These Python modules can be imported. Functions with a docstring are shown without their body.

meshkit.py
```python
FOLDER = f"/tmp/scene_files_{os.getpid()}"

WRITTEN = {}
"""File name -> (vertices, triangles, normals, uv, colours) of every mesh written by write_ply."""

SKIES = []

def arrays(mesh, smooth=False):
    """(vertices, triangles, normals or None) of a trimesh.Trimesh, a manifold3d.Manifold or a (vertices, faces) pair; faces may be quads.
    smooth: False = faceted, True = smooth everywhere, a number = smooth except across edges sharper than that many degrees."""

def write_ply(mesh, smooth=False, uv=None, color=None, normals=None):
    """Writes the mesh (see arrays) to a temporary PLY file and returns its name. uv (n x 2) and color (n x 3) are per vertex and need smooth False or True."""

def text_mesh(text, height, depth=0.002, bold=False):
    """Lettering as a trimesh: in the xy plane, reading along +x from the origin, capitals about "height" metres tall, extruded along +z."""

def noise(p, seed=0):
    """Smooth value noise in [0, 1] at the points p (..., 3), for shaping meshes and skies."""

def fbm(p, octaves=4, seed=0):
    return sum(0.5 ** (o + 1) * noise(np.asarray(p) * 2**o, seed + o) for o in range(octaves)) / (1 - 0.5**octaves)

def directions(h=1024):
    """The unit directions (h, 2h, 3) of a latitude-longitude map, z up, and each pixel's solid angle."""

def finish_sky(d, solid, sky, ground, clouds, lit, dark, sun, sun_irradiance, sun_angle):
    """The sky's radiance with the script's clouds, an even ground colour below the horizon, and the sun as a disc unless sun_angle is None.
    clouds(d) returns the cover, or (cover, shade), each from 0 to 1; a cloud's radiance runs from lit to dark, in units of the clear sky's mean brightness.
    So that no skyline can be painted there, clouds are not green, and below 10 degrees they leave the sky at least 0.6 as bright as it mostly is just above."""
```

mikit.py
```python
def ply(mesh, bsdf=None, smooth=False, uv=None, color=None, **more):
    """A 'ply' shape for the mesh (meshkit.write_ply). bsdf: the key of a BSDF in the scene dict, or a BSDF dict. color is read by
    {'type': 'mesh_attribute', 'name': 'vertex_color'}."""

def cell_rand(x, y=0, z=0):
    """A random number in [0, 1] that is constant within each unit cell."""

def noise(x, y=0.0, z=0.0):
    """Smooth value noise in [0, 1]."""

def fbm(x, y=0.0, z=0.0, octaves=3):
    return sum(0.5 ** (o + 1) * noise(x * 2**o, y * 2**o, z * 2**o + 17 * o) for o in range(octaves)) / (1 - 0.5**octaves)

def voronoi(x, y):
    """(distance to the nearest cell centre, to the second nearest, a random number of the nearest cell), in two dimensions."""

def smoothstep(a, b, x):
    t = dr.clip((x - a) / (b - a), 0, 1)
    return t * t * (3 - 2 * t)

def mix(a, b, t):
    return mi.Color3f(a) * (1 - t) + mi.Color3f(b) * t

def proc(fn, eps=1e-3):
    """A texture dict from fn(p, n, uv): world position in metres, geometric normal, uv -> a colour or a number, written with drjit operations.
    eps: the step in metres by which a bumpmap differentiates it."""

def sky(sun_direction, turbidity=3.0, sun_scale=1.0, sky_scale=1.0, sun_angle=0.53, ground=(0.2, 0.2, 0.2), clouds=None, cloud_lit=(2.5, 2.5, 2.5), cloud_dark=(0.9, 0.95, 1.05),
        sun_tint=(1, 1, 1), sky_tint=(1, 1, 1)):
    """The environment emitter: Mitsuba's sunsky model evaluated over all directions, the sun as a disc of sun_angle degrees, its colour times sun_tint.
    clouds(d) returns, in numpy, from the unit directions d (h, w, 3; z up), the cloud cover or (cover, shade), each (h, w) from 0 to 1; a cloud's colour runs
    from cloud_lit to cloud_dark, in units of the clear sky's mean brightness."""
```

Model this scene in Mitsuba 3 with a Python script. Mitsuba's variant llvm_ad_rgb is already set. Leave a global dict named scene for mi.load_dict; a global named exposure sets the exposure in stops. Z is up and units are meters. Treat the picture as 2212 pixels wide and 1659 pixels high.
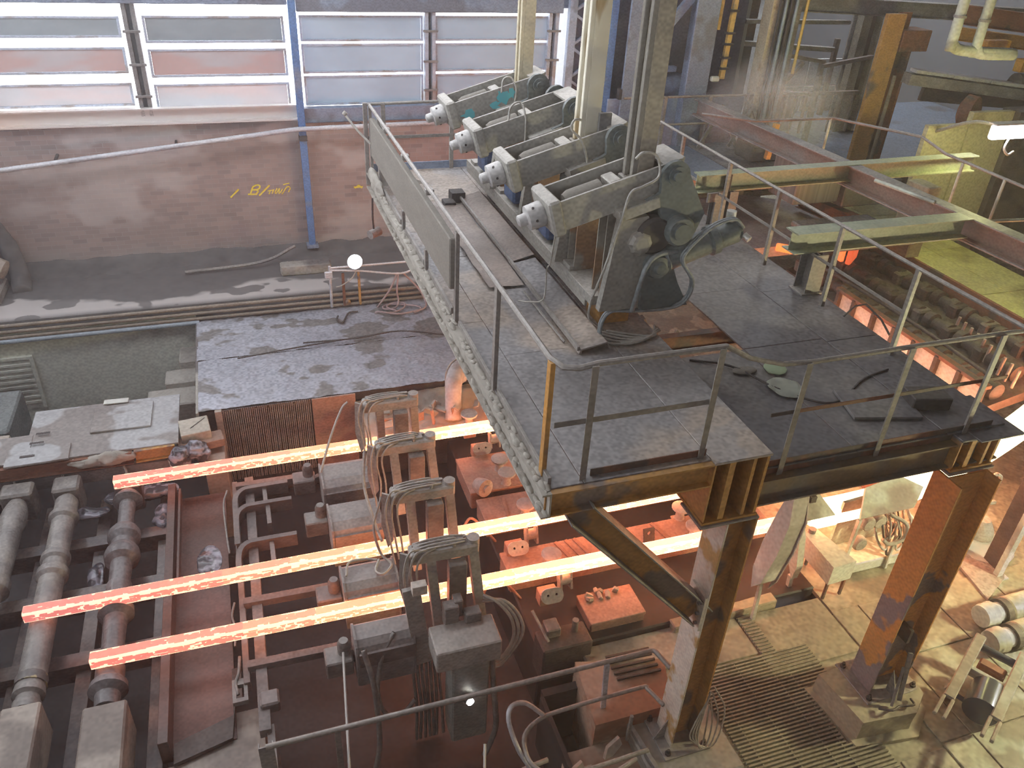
import math, random
import numpy as np, trimesh
import shapely.geometry as sg
import mitsuba as mi, drjit as dr
import mikit, meshkit
from mikit import proc, noise, fbm, voronoi, cell_rand, smoothstep, mix

# ---------------------------------------------------------------- camera, sky, exposure
rnd = random.Random(7)
nr = np.random.RandomState(7)
T = mi.ScalarTransform4f
scene, labels, made = {}, {}, {}
CAM_R = np.array([[0.9480779, -0.314249, 0.0489482], [-0.1289732, -0.5205738, -0.8440195], [0.2907134, 0.7938831, -0.5340742]])
CAM = np.array([0.0, 0.0, 8.05])
_m = np.eye(4)
_m[:3, 0], _m[:3, 1], _m[:3, 2], _m[:3, 3] = -CAM_R[0], -CAM_R[1], CAM_R[2], CAM
scene['camera'] = dict(type='perspective', fov=65.178, fov_axis='x', near_clip=0.05, far_clip=200.0, to_world=T(_m))
exposure = -1.4

def overcast(d):
    n = meshkit.fbm(d * np.array([2.0, 2.0, 5.0]) + 3.1, 4, 5)
    return 0.75 + 0.25 * n, np.clip((n - 0.42) * 1.6, 0, 1)
scene['sky'] = mikit.sky((-0.5, 0.75, 0.55), turbidity=4.0, sun_scale=0.0, sky_scale=90, ground=(0.8, 0.8, 0.8), clouds=overcast,
                         cloud_lit=(1.75, 1.78, 1.85), cloud_dark=(1.15, 1.2, 1.3))
scene['sky']['sampling_weight'] = 45.0
# the yellow-green floodlight of the right-hand bay (its fitting is built with the lamps below)
SPOT = np.array([10.6, 3.3, 2.4])

# ---------------------------------------------------------------- helpers
def numbered(key):
    if key not in made:
        made[key] = 0
        return key
    made[key] += 1
    k = f'{key}_{made[key]:03d}'
    made[k] = 0
    return k

def thing(name, label, cat, group=None):
    k = numbered(name)
    labels[k] = {'label': label, 'category': cat}
    if group: labels[k]['group'] = group
    return k

def shape(mesh, mat, smooth=False, **more):
    if isinstance(mesh, MB): mesh = mesh.mesh()
    return mikit.ply(mesh, mat, smooth, **more)

def part(parent, name, mesh, mat, label=None, smooth=False, stuff=False, **more):
    k = numbered(parent + '__' + name)
    scene[k] = mesh if isinstance(mesh, dict) else shape(mesh, mat, smooth, **more)
    if label or stuff:
        labels[k] = {}
        if label: labels[k]['label'] = label
        if stuff: labels[k]['kind'] = 'stuff'
    return k

def solo(name, mesh, mat, label, cat, group=None, smooth=False, kind=None, **more):
    k = thing(name, label, cat, group)
    if kind: labels[k]['kind'] = kind
    scene[k] = mesh if isinstance(mesh, dict) else shape(mesh, mat, smooth, **more)
    return k

def struct(name, mesh, mat, label, cat, smooth=False, **more):
    return solo(name, mesh, mat, label, cat, None, smooth, 'structure', **more)

def unit(v):
    v = np.asarray(v, float)
    return v / max(np.linalg.norm(v), 1e-12)

def axes(p, q, up=(0, 0, 1)):
    d = unit(np.subtract(q, p))
    up = np.asarray(up, float)
    if abs(d @ unit(up)) > 0.995: up = np.array([0, 1.0, 0]) if abs(d[1]) < 0.9 else np.array([1.0, 0, 0])
    s = unit(np.cross(d, up))
    return d, s, np.cross(s, d)

class MB:
    """collects pieces into one mesh"""
    def __init__(self):
        self.v, self.f, self.n = [], [], 0
    def add(self, v, f):
        v, f = np.asarray(v, float), np.asarray(f, int)
        if f.shape[1] == 4: f = np.vstack([f[:, [0, 1, 2]], f[:, [0, 2, 3]]])
        self.v.append(v); self.f.append(f + self.n); self.n += len(v)
        return self
    def tm(self, m): return self.add(m.vertices, m.faces)
    def mesh(self):
        return trimesh.Trimesh(np.vstack(self.v), np.vstack(self.f), process=False)
    BOXF = np.array([[0, 2, 3, 1], [4, 5, 7, 6], [0, 1, 5, 4], [2, 6, 7, 3], [0, 4, 6, 2], [1, 3, 7, 5]])
    def frame_box(self, c, ax, size, b=0.0):
        """box with centre c, rows of ax as axes, full sizes"""
        ax = np.asarray(ax)
        if b > 0:
            b = min(b, 0.3 * min(size))
            h = np.array(size) / 2
            v, idx = [], {}
            for s in np.ndindex(2, 2, 2):
                sg_ = np.array(s) * 2 - 1
                for k in range(3):
                    p = sg_ * (h - b); p[k] = sg_[k] * h[k]
                    idx[s + (k,)] = len(v); v.append(p)
            tri = []
            def orient(poly):
                pts = np.array([v[i] for i in poly])
                nrm = np.cross(pts[1] - pts[0], pts[2] - pts[0])
                return poly if nrm @ pts.mean(0) > 0 else poly[::-1]
            for k in range(3):
                i, j = [a for a in range(3) if a != k]
                for s in (0, 1):
                    q = []
                    for (a, c2) in ((0, 0), (1, 0), (1, 1), (0, 1)):
                        t = [0, 0, 0]; t[k] = s; t[i] = a; t[j] = c2
                        q.append(idx[tuple(t) + (k,)])
                    q = orient(q); tri += [[q[0], q[1], q[2]], [q[0], q[2], q[3]]]
                for a in (0, 1):
                    for c2 in (0, 1):
                        t0 = [0, 0, 0]; t1 = [0, 0, 0]
                        t0[i] = t1[i] = a; t0[j] = t1[j] = c2; t1[k] = 1
                        q = orient([idx[tuple(t0) + (i,)], idx[tuple(t1) + (i,)], idx[tuple(t1) + (j,)], idx[tuple(t0) + (j,)]])
                        tri += [[q[0], q[1], q[2]], [q[0], q[2], q[3]]]
            for s in np.ndindex(2, 2, 2):
                q = orient([idx[s + (0,)], idx[s + (1,)], idx[s + (2,)]]); tri.append(q)
            return self.add(np.array(v) @ ax + c, tri)
        h = np.array(size) / 2
        v = np.array([[x, y, z] for x in (-1, 1) for y in (-1, 1) for z in (-1, 1)]) * h
        # order: index = 4x+2y+z
        f = np.array([[0, 1, 3, 2], [4, 6, 7, 5], [0, 4, 5, 1], [2, 3, 7, 6], [0, 2, 6, 4], [1, 5, 7, 3]])
        return self.add(v @ ax + c, f)
    def box(self, x0, x1, y0, y1, z0, z1, b=0.004):
        return self.frame_box(np.array([(x0 + x1) / 2, (y0 + y1) / 2, (z0 + z1) / 2]), np.eye(3), (abs(x1 - x0), abs(y1 - y0), abs(z1 - z0)), b)
    def bar(self, p, q, w, h, up=(0, 0, 1), b=0.003):
        d, s, u = axes(p, q, up)
        c = (np.asarray(p, float) + q) / 2
        return self.frame_box(c, np.stack([d, s, u]), (np.linalg.norm(np.subtract(q, p)), w, h), b)
    def prof(self, p, q, poly, up=(0, 0, 1)):
        """extrudes a polygon of (side, up) points from p to q"""
        d, s, u = axes(p, q, up)
        m = trimesh.creation.extrude_polygon(sg.Polygon(poly), float(np.linalg.norm(np.subtract(q, p))), engine='earcut')
        f = m.faces
        M = np.stack([s, u, d])
        if np.linalg.det(M) < 0: f = f[:, ::-1]
        return self.add(m.vertices @ M + np.asarray(p, float), f)
    def ibeam(self, p, q, h, w, tf=0.016, tw=0.012, up=(0, 0, 1)):
        a, b, c = w / 2, h / 2, tw / 2
        return self.prof(p, q, [(-a, -b), (a, -b), (a, -b + tf), (c, -b + tf), (c, b - tf), (a, b - tf), (a, b), (-a, b), (-a, b - tf), (-c, b - tf), (-c, -b + tf), (-a, -b + tf)], up)
    def channel(self, p, q, h, w, t=0.012, up=(0, 0, 1), side=1):
        a, b = w * side, h / 2
        t2 = t * side
        return self.prof(p, q, [(0, -b), (a, -b), (a, -b + t), (t2, -b + t), (t2, b - t), (a, b - t), (a, b), (0, b)], up)
    def angle(self, p, q, w, t=0.008, up=(0, 0, 1), side=1):
        return self.prof(p, q, [(0, 0), (w * side, 0), (w * side, t), (t * side, t), (t * side, w), (0, w)], up)
    def cyl(self, p, q, r, r2=None, n=16, cap=True):
        return self.lathe(p, q, [(0, r), (1, r if r2 is None else r2)], n, cap)
    def lathe(self, p, q, prof, n=20, cap=True, a0=0.0):
        """prof: (fraction along p-q, radius) pairs"""
        d, s, u = axes(p, q)
        p, L = np.asarray(p, float), np.linalg.norm(np.subtract(q, p))
        ang = np.arange(n) * 2 * np.pi / n + a0
        ring = np.cos(ang)[:, None] * s + np.sin(ang)[:, None] * u
        v = [p + d * (t * L) + ring * r for t, r in prof]
        m = len(prof)
        f = []
        i = np.arange(n); j = (i + 1) % n
        for k in range(m - 1):
            f.append(np.stack([k * n + i, (k + 1) * n + i, (k + 1) * n + j, k * n + j], 1))
        f = np.vstack(f)
        f = np.vstack([f[:, [0, 1, 2]], f[:, [0, 2, 3]]])
        v = np.vstack(v)
        if cap:
            c0, c1 = len(v), len(v) + 1
            v = np.vstack([v, p + d * (prof[0][0] * L), p + d * (prof[-1][0] * L)])
            f = np.vstack([f, np.stack([i * 0 + c0, i, j], 1), np.stack([i * 0 + c1, (m - 1) * n + j, (m - 1) * n + i], 1)])
        # outward check
        a, b_, c_ = v[f[0]]
        if np.cross(b_ - a, c_ - a) @ ((a + b_ + c_) / 3 - p - d * (((a + b_ + c_) / 3 - p) @ d)) < 0: f = f[:, ::-1]
        return self.add(v, f)
    def tube(self, pts, r, n=8, curve=True, k=6):
        """a round tube along the points (smoothed if curve)"""
        pts = np.asarray(pts, float)
        if curve and len(pts) > 2: pts = spline(pts, k)
        t = np.gradient(pts, axis=0)
        t /= np.linalg.norm(t, axis=1, keepdims=True) + 1e-12
        u = np.cross(t[0], [0, 0, 1.0])
        if np.linalg.norm(u) < 1e-3: u = np.cross(t[0], [1.0, 0, 0])
        u = unit(u)
        rings = []
        ang = np.arange(n) * 2 * np.pi / n
        for i in range(len(pts)):
            u = unit(u - (u @ t[i]) * t[i])
            w = np.cross(t[i], u)
            rings.append(pts[i] + r * (np.cos(ang)[:, None] * u + np.sin(ang)[:, None] * w))
        m = len(pts)
        v = np.vstack(rings + [pts[:1], pts[-1:]])
        i = np.arange(n); j = (i + 1) % n
        q = np.vstack([np.stack([k_ * n + i, k_ * n + j, (k_ + 1) * n + j, (k_ + 1) * n + i], 1) for k_ in range(m - 1)])
        f = np.vstack([q[:, [0, 1, 2]], q[:, [0, 2, 3]], np.stack([i * 0 + m * n, j, i], 1), np.stack([i * 0 + m * n + 1, (m - 1) * n + i, (m - 1) * n + j], 1)])
        return self.add(v, f)
    def plate(self, poly, normal_axes, origin, thick):
        """extrudes a 2-D polygon lying in the plane (axes rows a, b) at origin by thick along a x b"""
        a, b = (np.asarray(x, float) for x in normal_axes)
        nrm = unit(np.cross(a, b))
        m = trimesh.creation.extrude_polygon(poly if isinstance(poly, sg.Polygon) else sg.Polygon(poly), thick, engine='earcut')
        return self.add(m.vertices @ np.stack([a, b, nrm]) + np.asarray(origin, float), m.faces)

def spline(pts, k=6):
    """Catmull-Rom through the points"""
    P = np.vstack([2 * pts[0] - pts[1], pts, 2 * pts[-1] - pts[-2]])
    out = []
    for i in range(1, len(P) - 2):
        for t in np.arange(k) / k:
            a, b, c, d = P[i - 1], P[i], P[i + 1], P[i + 2]
            out.append(0.5 * (2 * b + (c - a) * t + (2 * a - 5 * b + 4 * c - d) * t * t + (3 * b - 3 * c + d - a) * t ** 3))
    out.append(P[-2])
    return np.array(out)

def rough(m, amp, freq, size=0.08, seed=0):
    """the mesh cut to edges of at most size and pushed about by noise, as crust and old concrete are"""
    if isinstance(m, MB): m = m.mesh()
    m = m.copy(); m.merge_vertices()
    v, f = trimesh.remesh.subdivide_to_size(m.vertices, m.faces, size, max_iter=14)
    m = trimesh.Trimesh(v, f); m.merge_vertices()
    n = m.vertex_normals
    d = (meshkit.fbm(m.vertices * freq + 11.3, 3, seed) - 0.5) * 2 * amp
    m.vertices = m.vertices + n * d[:, None]
    return m

def grid_sheet(x0, x1, y0, y1, z, nx, ny, amp, freq, seed=0, zf=None):
    """an uneven ground sheet"""
    X, Y = np.meshgrid(np.linspace(x0, x1, nx), np.linspace(y0, y1, ny))
    v = np.stack([X, Y, X * 0 + z], -1).reshape(-1, 3)
    v[:, 2] += (meshkit.fbm(v * freq + 3.7, 4, seed) - 0.5) * 2 * amp
    if zf is not None: v[:, 2] += zf(v[:, 0], v[:, 1])
    i, j = np.meshgrid(np.arange(nx - 1), np.arange(ny - 1))
    a = (j * nx + i).ravel()
    return trimesh.Trimesh(v, np.vstack([np.stack([a, a + 1, a + nx + 1], 1), np.stack([a, a + nx + 1, a + nx], 1)]), process=False)

def B(*a, **k): return MB().box(*a, **k)

# ---------------------------------------------------------------- materials
def M(name, fn, rough_=0.6, metallic=0.0, spec=0.5, bump=None, bscale=0.004, **more):
    base = dict(type='principled', base_color=proc(fn) if callable(fn) else {'type': 'rgb', 'value': list(fn)},
                roughness=proc(rough_) if callable(rough_) else float(rough_), metallic=metallic, specular=spec, **more)
    if bump is not None:
        base = dict(type='bumpmap', texture=proc(bump, 0.004), scale=bscale, bsdf=base)
    scene[name] = dict(type='twosided', bsdf=base)
    return name

def dusty(a, b, dust, sc=3.0, up=0.6, fine=40.0):
    """steel of colour a and b in patches, with dust lying on what faces up"""
    def fn(p, n, uv):
        k = smoothstep(0.35, 0.65, fbm(p.x * sc, p.y * sc, p.z * sc, 3))
        g = 0.82 + 0.36 * noise(p.x * fine, p.y * fine, p.z * fine)
        d = dr.clip(n.z, 0, 1) * up * (0.5 + 0.5 * smoothstep(0.3, 0.6, noise(p.x * sc * 1.7 + 5, p.y * sc * 1.7, p.z * sc)))
        return mix(mix(a, b, k), dust, d) * g
    return fn

M('m_steel', dusty((0.20, 0.19, 0.18), (0.15, 0.14, 0.135), (0.33, 0.30, 0.275)), 0.55)
M('m_machine', dusty((0.285, 0.27, 0.235), (0.235, 0.225, 0.20), (0.38, 0.35, 0.31), 2.0, 0.7), 0.6)
M('m_green_machine', dusty((0.115, 0.13, 0.128), (0.085, 0.10, 0.10), (0.20, 0.21, 0.20), 2.0, 0.5), 0.5)
M('m_dark', dusty((0.035, 0.03, 0.03), (0.055, 0.045, 0.04), (0.09, 0.08, 0.075)), 0.7)
M('m_rail', dusty((0.17, 0.155, 0.14), (0.22, 0.20, 0.18), (0.36, 0.33, 0.30), 4.0), 0.5)

def deck_fn(p, n, uv):
    k = smoothstep(0.42, 0.6, fbm(p.x * 0.9 + 4, p.y * 0.9, p.z, 3))
    s = 0.75 + 0.5 * noise(p.x * 35, p.y * 35, 0.0)
    w = smoothstep(0.5, 0.62, fbm(p.x * 2.2, p.y * 2.2 + 9, 0.0, 3))
    return mix(mix((0.205, 0.195, 0.195), (0.31, 0.255, 0.21), k), (0.26, 0.245, 0.24), w * 0.6) * s
M('m_deck', deck_fn, 0.5, bump=lambda p, n, uv: fbm(p.x * 25, p.y * 25, p.z * 25, 2), bscale=0.003)
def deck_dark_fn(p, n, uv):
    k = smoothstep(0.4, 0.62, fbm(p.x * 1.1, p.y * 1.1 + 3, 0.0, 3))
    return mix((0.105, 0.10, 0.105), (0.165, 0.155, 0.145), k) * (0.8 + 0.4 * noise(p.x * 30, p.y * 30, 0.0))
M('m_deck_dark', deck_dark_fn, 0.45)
M('m_brown_cover', dusty((0.24, 0.19, 0.16), (0.17, 0.14, 0.125), (0.26, 0.21, 0.18), 2.5, 0.5), 0.6)
def paint(col, worn, under, sc=2.2, lo=0.5, hi=0.6):
    def fn(p, n, uv):
        k = smoothstep(lo, hi, fbm(p.x * sc, p.y * sc, p.z * sc * 0.7, 4))
        return mix(mix(col, worn, fbm(p.x * 5, p.y * 5, p.z * 5, 2)), under, k) * (0.85 + 0.3 * noise(p.x * 40, p.y * 40, p.z * 40))
    return fn
M('m_orange', paint((0.48, 0.245, 0.05), (0.33, 0.17, 0.05), (0.17, 0.13, 0.11), 2.2, 0.56, 0.66), 0.5)
M('m_rust', paint((0.20, 0.085, 0.045), (0.13, 0.06, 0.04), (0.09, 0.07, 0.06)), 0.7)
M('m_palepaint', paint((0.62, 0.58, 0.50), (0.50, 0.46, 0.40), (0.40, 0.25, 0.09), 4.0, 0.56, 0.68), 0.6)
M('m_crust', lambda p, n, uv: mix((0.20, 0.18, 0.15), (0.38, 0.355, 0.31), fbm(p.x * 9, p.y * 9, p.z * 9, 3)), 0.85)
M('m_blue', paint((0.085, 0.19, 0.42), (0.07, 0.15, 0.33), (0.16, 0.20, 0.28), 3.0, 0.55, 0.7), 0.5)
M('m_blue_steel', paint((0.20, 0.245, 0.335), (0.165, 0.205, 0.28), (0.14, 0.15, 0.19), 1.5), 0.5)
M('m_cream', paint((0.50, 0.44, 0.30), (0.40, 0.35, 0.24), (0.30, 0.20, 0.09), 3.0, 0.55, 0.7), 0.55)
# ---------------------------------------------------------------- the hall: walls, roof with skylights, floor with pits
def brick_fn(p, n, uv):
    h = 0.085; L = 0.25
    row = dr.floor(p.z / h)
    xx = p.x / L + 0.5 * (row - 2 * dr.floor(row / 2))
    fz = p.z / h - row; fx = xx - dr.floor(xx)
    joint = dr.select((fz < 0.12) | (fx < 0.05), mi.Float(1), mi.Float(0))
    r = cell_rand(dr.floor(xx), row, 3)
    base = mix((0.315, 0.235, 0.21), (0.25, 0.19, 0.175), r)
    base = mix(base, (0.19, 0.15, 0.145), dr.select(cell_rand(dr.floor(xx), row, 9) > 0.93, mi.Float(0.55), mi.Float(0)))
    base = mix(base, (0.34, 0.30, 0.285), joint * 0.55)
    w = smoothstep(0.52, 0.68, fbm(p.x * 0.9 + 7, p.z * 1.6, 0.0, 4))
    base = mix(base, (0.47, 0.43, 0.415), w * 0.55)
    d = smoothstep(0.4, 0.75, fbm(p.x * 0.5, p.z * 0.5 + 3, 0.0, 3))
    base = mix(base, (0.23, 0.185, 0.175), d * 0.5)
    foot = smoothstep(2.0, 1.3, p.z + 0.5 * fbm(p.x * 1.5, p.z * 1.5, 0.0, 3) - 0.2)
    return mix(base, (0.27, 0.26, 0.255), foot * 0.7)
def brick_bump(p, n, uv):
    h = 0.085; L = 0.25
    row = dr.floor(p.z / h)
    xx = p.x / L + 0.5 * (row - 2 * dr.floor(row / 2))
    fz = p.z / h - row; fx = xx - dr.floor(xx)
    return dr.select((fz < 0.12) | (fx < 0.05), mi.Float(0), mi.Float(1)) + 0.6 * fbm(p.x * 14, p.z * 14, 0.0, 2)
M('m_brick', brick_fn, 0.6, bump=brick_bump, bscale=0.004)
def conc_fn(a, b, stain, sc=1.0):
    def fn(p, n, uv):
        k = fbm(p.x * sc * 1.2, p.y * sc * 1.2, p.z * sc * 1.2, 4)
        s = smoothstep(0.5, 0.64, fbm(p.x * sc * 0.8 + 9, p.y * sc * 0.8, p.z * sc, 4))
        return mix(mix(a, b, k), stain, s) * (0.85 + 0.3 * noise(p.x * 30, p.y * 30, p.z * 30))
    return fn
M('m_concrete', conc_fn((0.33, 0.31, 0.27), (0.24, 0.225, 0.20), (0.12, 0.11, 0.105)), 0.6)
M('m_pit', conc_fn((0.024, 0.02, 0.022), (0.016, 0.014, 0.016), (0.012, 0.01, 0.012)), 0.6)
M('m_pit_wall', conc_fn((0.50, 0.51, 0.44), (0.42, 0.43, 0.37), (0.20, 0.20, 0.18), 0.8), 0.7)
M('m_wall_far', conc_fn((0.50, 0.51, 0.49), (0.43, 0.44, 0.42), (0.20, 0.20, 0.19), 0.4), 0.8)
M('m_roof', (0.16, 0.16, 0.17), 0.8)
def floor_fn(p, n, uv):
    k = fbm(p.x * 1.3, p.y * 1.3, 0.0, 4)
    s = smoothstep(0.48, 0.62, fbm(p.x * 0.9 + 2, p.y * 0.9, 0.0, 4))
    l = smoothstep(0.56, 0.66, fbm(p.x * 2.6 + 4, p.y * 2.6, 0.0, 3))
    c = mix(mix((0.30, 0.28, 0.20), (0.21, 0.20, 0.155), k), (0.115, 0.10, 0.08), s * 0.8)
    return mix(c, (0.42, 0.40, 0.31), l * 0.55) * (0.8 + 0.4 * noise(p.x * 25, p.y * 25, 0.0))
M('m_floor', floor_fn, lambda p, n, uv: 0.35 + 0.4 * fbm(p.x * 2.3, p.y * 2.3, 0.0, 3))

# floor slabs (z = 0) around the pits; the pit of the billet line lies at z = -0.9
fl = struct('floor', MB().box(2.95, 6.2, 2.2, 3.55, -0.1, 0, 0).box(6.75, 20, -6, 30, -0.1, 0, 0).box(3.95, 6.75, 3.55, 5.55, -0.1, 0, 0).box(5.3, 6.75, 1.0, 3.55, -0.1, 0, 0)
            .box(5.3, 6.75, -6, 1.0, -0.1, 0, 0), 'm_floor', 'stained concrete floor of the right-hand bay', 'floor')
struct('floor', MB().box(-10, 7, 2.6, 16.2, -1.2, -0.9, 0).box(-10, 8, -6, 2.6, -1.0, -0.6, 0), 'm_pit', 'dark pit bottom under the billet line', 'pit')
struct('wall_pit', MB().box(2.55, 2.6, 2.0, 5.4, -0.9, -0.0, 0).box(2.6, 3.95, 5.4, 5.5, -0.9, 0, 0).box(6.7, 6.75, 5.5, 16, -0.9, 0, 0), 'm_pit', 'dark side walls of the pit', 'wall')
# ledge under the brick wall and the pit wall below it
struct('ledge', rough(MB().box(-9, 6.4, 13.95, 16.0, 0.9, 1.3, 0), 0.012, 3.0, 0.25, 4), 'm_ledge', 'concrete ledge below the brick wall, dark with dirt and bare grey towards its edge', 'ledge', smooth=30)
def ledge_fn(p, n, uv):
    e = 14.55 + 0.75 * (fbm(p.x * 1.1, p.y * 1.3, 0.0, 4) - 0.5) + 0.28 * dr.sin(p.x * 1.3 + 1.0)
    bare = smoothstep(e + 0.1, e - 0.06, p.y) * smoothstep(13.9, 14.15, p.y)
    blot = smoothstep(0.57, 0.63, fbm(p.x * 1.9 + 3, p.y * 2.5, 1.0, 3))
    return mix(mix((0.095, 0.09, 0.09), (0.13, 0.12, 0.115), fbm(p.x * 5, p.y * 5, p.z * 5, 3)), (0.40, 0.37, 0.35), bare * (1 - 0.85 * blot))
M('m_ledge', ledge_fn, 0.75)
struct('wall_pit_back', rough(MB().box(-9, -1.05, 13.9, 14.0, -0.9, 1.12, 0), 0.01, 3.0, 0.2, 9), 'm_pit_wall', 'stained pale concrete face of the pit below the ledge', 'wall', smooth=30)
# brick wall with the graffiti, window band above
struct('wall_back', MB().box(-9, 6.45, 16.0, 16.25, 1.1, 4.02, 0), 'm_brick', 'long weathered brick wall below the window band', 'wall')
struct('wall_back_upper', MB().box(-9, 6.45, 16.05, 16.2, 6.25, 6.9, 0).box(-9, 6.45, 16.05, 16.2, 9.4, 10.6, 0), 'm_roof', 'sheeting above the window band', 'wall')
struct('wall_left', MB().box(-9.3, -9, -6, 16.3, -1, 6.6, 0).box(-9.3, -9, -6, 16.3, 9.2, 10.6, 0), 'm_roof', 'side wall of the hall', 'wall')
struct('wall_front', MB().box(-9.3, 20.3, -6.3, -6, -1, 5.0, 0).box(-9.3, 20.3, -6.3, -6, 9.0, 10.6, 0).box(3, 20.3, -6.3, -6, 5.0, 9.0, 0), 'm_roof', 'wall behind the camera', 'wall')
struct('wall_right', MB().box(20, 20.3, -6, 30, -1, 10.6, 0), 'm_roof', 'far side wall of the hall', 'wall')
struct('wall_far', MB().box(10.6, 20, 27, 27.3, -1, 10.6, 0), 'm_wall_far', 'pale far wall of the right-hand bay', 'wall')
struct('gallery', MB().box(-9, 9.5, -6, 0.42, 6.2, 6.35, 0).box(-9, 9.5, 0.3, 0.42, -1, 6.2, 0), 'm_roof', 'gallery that the photograph is taken from, with the wall below it', 'gallery')
struct('wall_slit', MB().box(6.45, 6.62, 16.0, 16.1, -1, 4.25, 0).box(6.45, 6.62, 16.0, 16.1, 5.93, 10.6, 0), 'm_blue_steel', 'sheeting above and below the bright slit', 'wall')
struct('wall_step', MB().box(10.6, 10.75, 16, 27, -1, 10.6, 0), 'm_roof', 'return wall at the end of the window band', 'wall')
rf = MB()
for y0, y1 in ((-6.3, 8.6), (11.4, 16.4), (16.4, 18.0), (24.0, 27.3)):
    rf.box(-9.3, 20.3, y0, y1, 10.6, 10.75, 0)
for y0, y1 in ((8.6, 11.4), (18.0, 24.0)):
    rf.box(-9.3, -6.5, y0, y1, 10.6, 10.75, 0); rf.box(6.0 if y1 < 20 else 19, 20.3, y0, y1, 10.6, 10.75, 0)
struct('ceiling', rf, 'm_roof', 'sheeted roof with long open skylights', 'ceiling')

# ---------------------------------------------------------------- window band
scene['m_pane'] = dict(type='principledthin', base_color=proc(lambda p, n, uv: mix((0.50, 0.585, 0.66), (0.41, 0.48, 0.55), fbm(p.x * 1.3, p.z * 3, 0.0, 3))), roughness=0.5, diff_trans=0.5, spec_trans=0.0)
M('m_frame', paint((0.42, 0.47, 0.56), (0.36, 0.40, 0.48), (0.30, 0.27, 0.26), 3.0, 0.58, 0.7), 0.5)
M('m_flap_grey', lambda p, n, uv: mix((0.20, 0.235, 0.255), (0.26, 0.29, 0.30), fbm(p.x * 2, p.z * 5, 0.0, 3)), 0.5)
M('m_flap_pink', lambda p, n, uv: mix((0.46, 0.30, 0.27), (0.42, 0.37, 0.37), smoothstep(0.3, 0.7, fbm(p.x * 1.1, p.z * 4, 0.0, 3))), 0.5)
M('m_flap_pale', lambda p, n, uv: mix((0.66, 0.58, 0.57), (0.60, 0.60, 0.62), smoothstep(0.3, 0.7, fbm(p.x * 1.1, p.z * 4, 0.0, 3))), 0.5)
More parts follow.
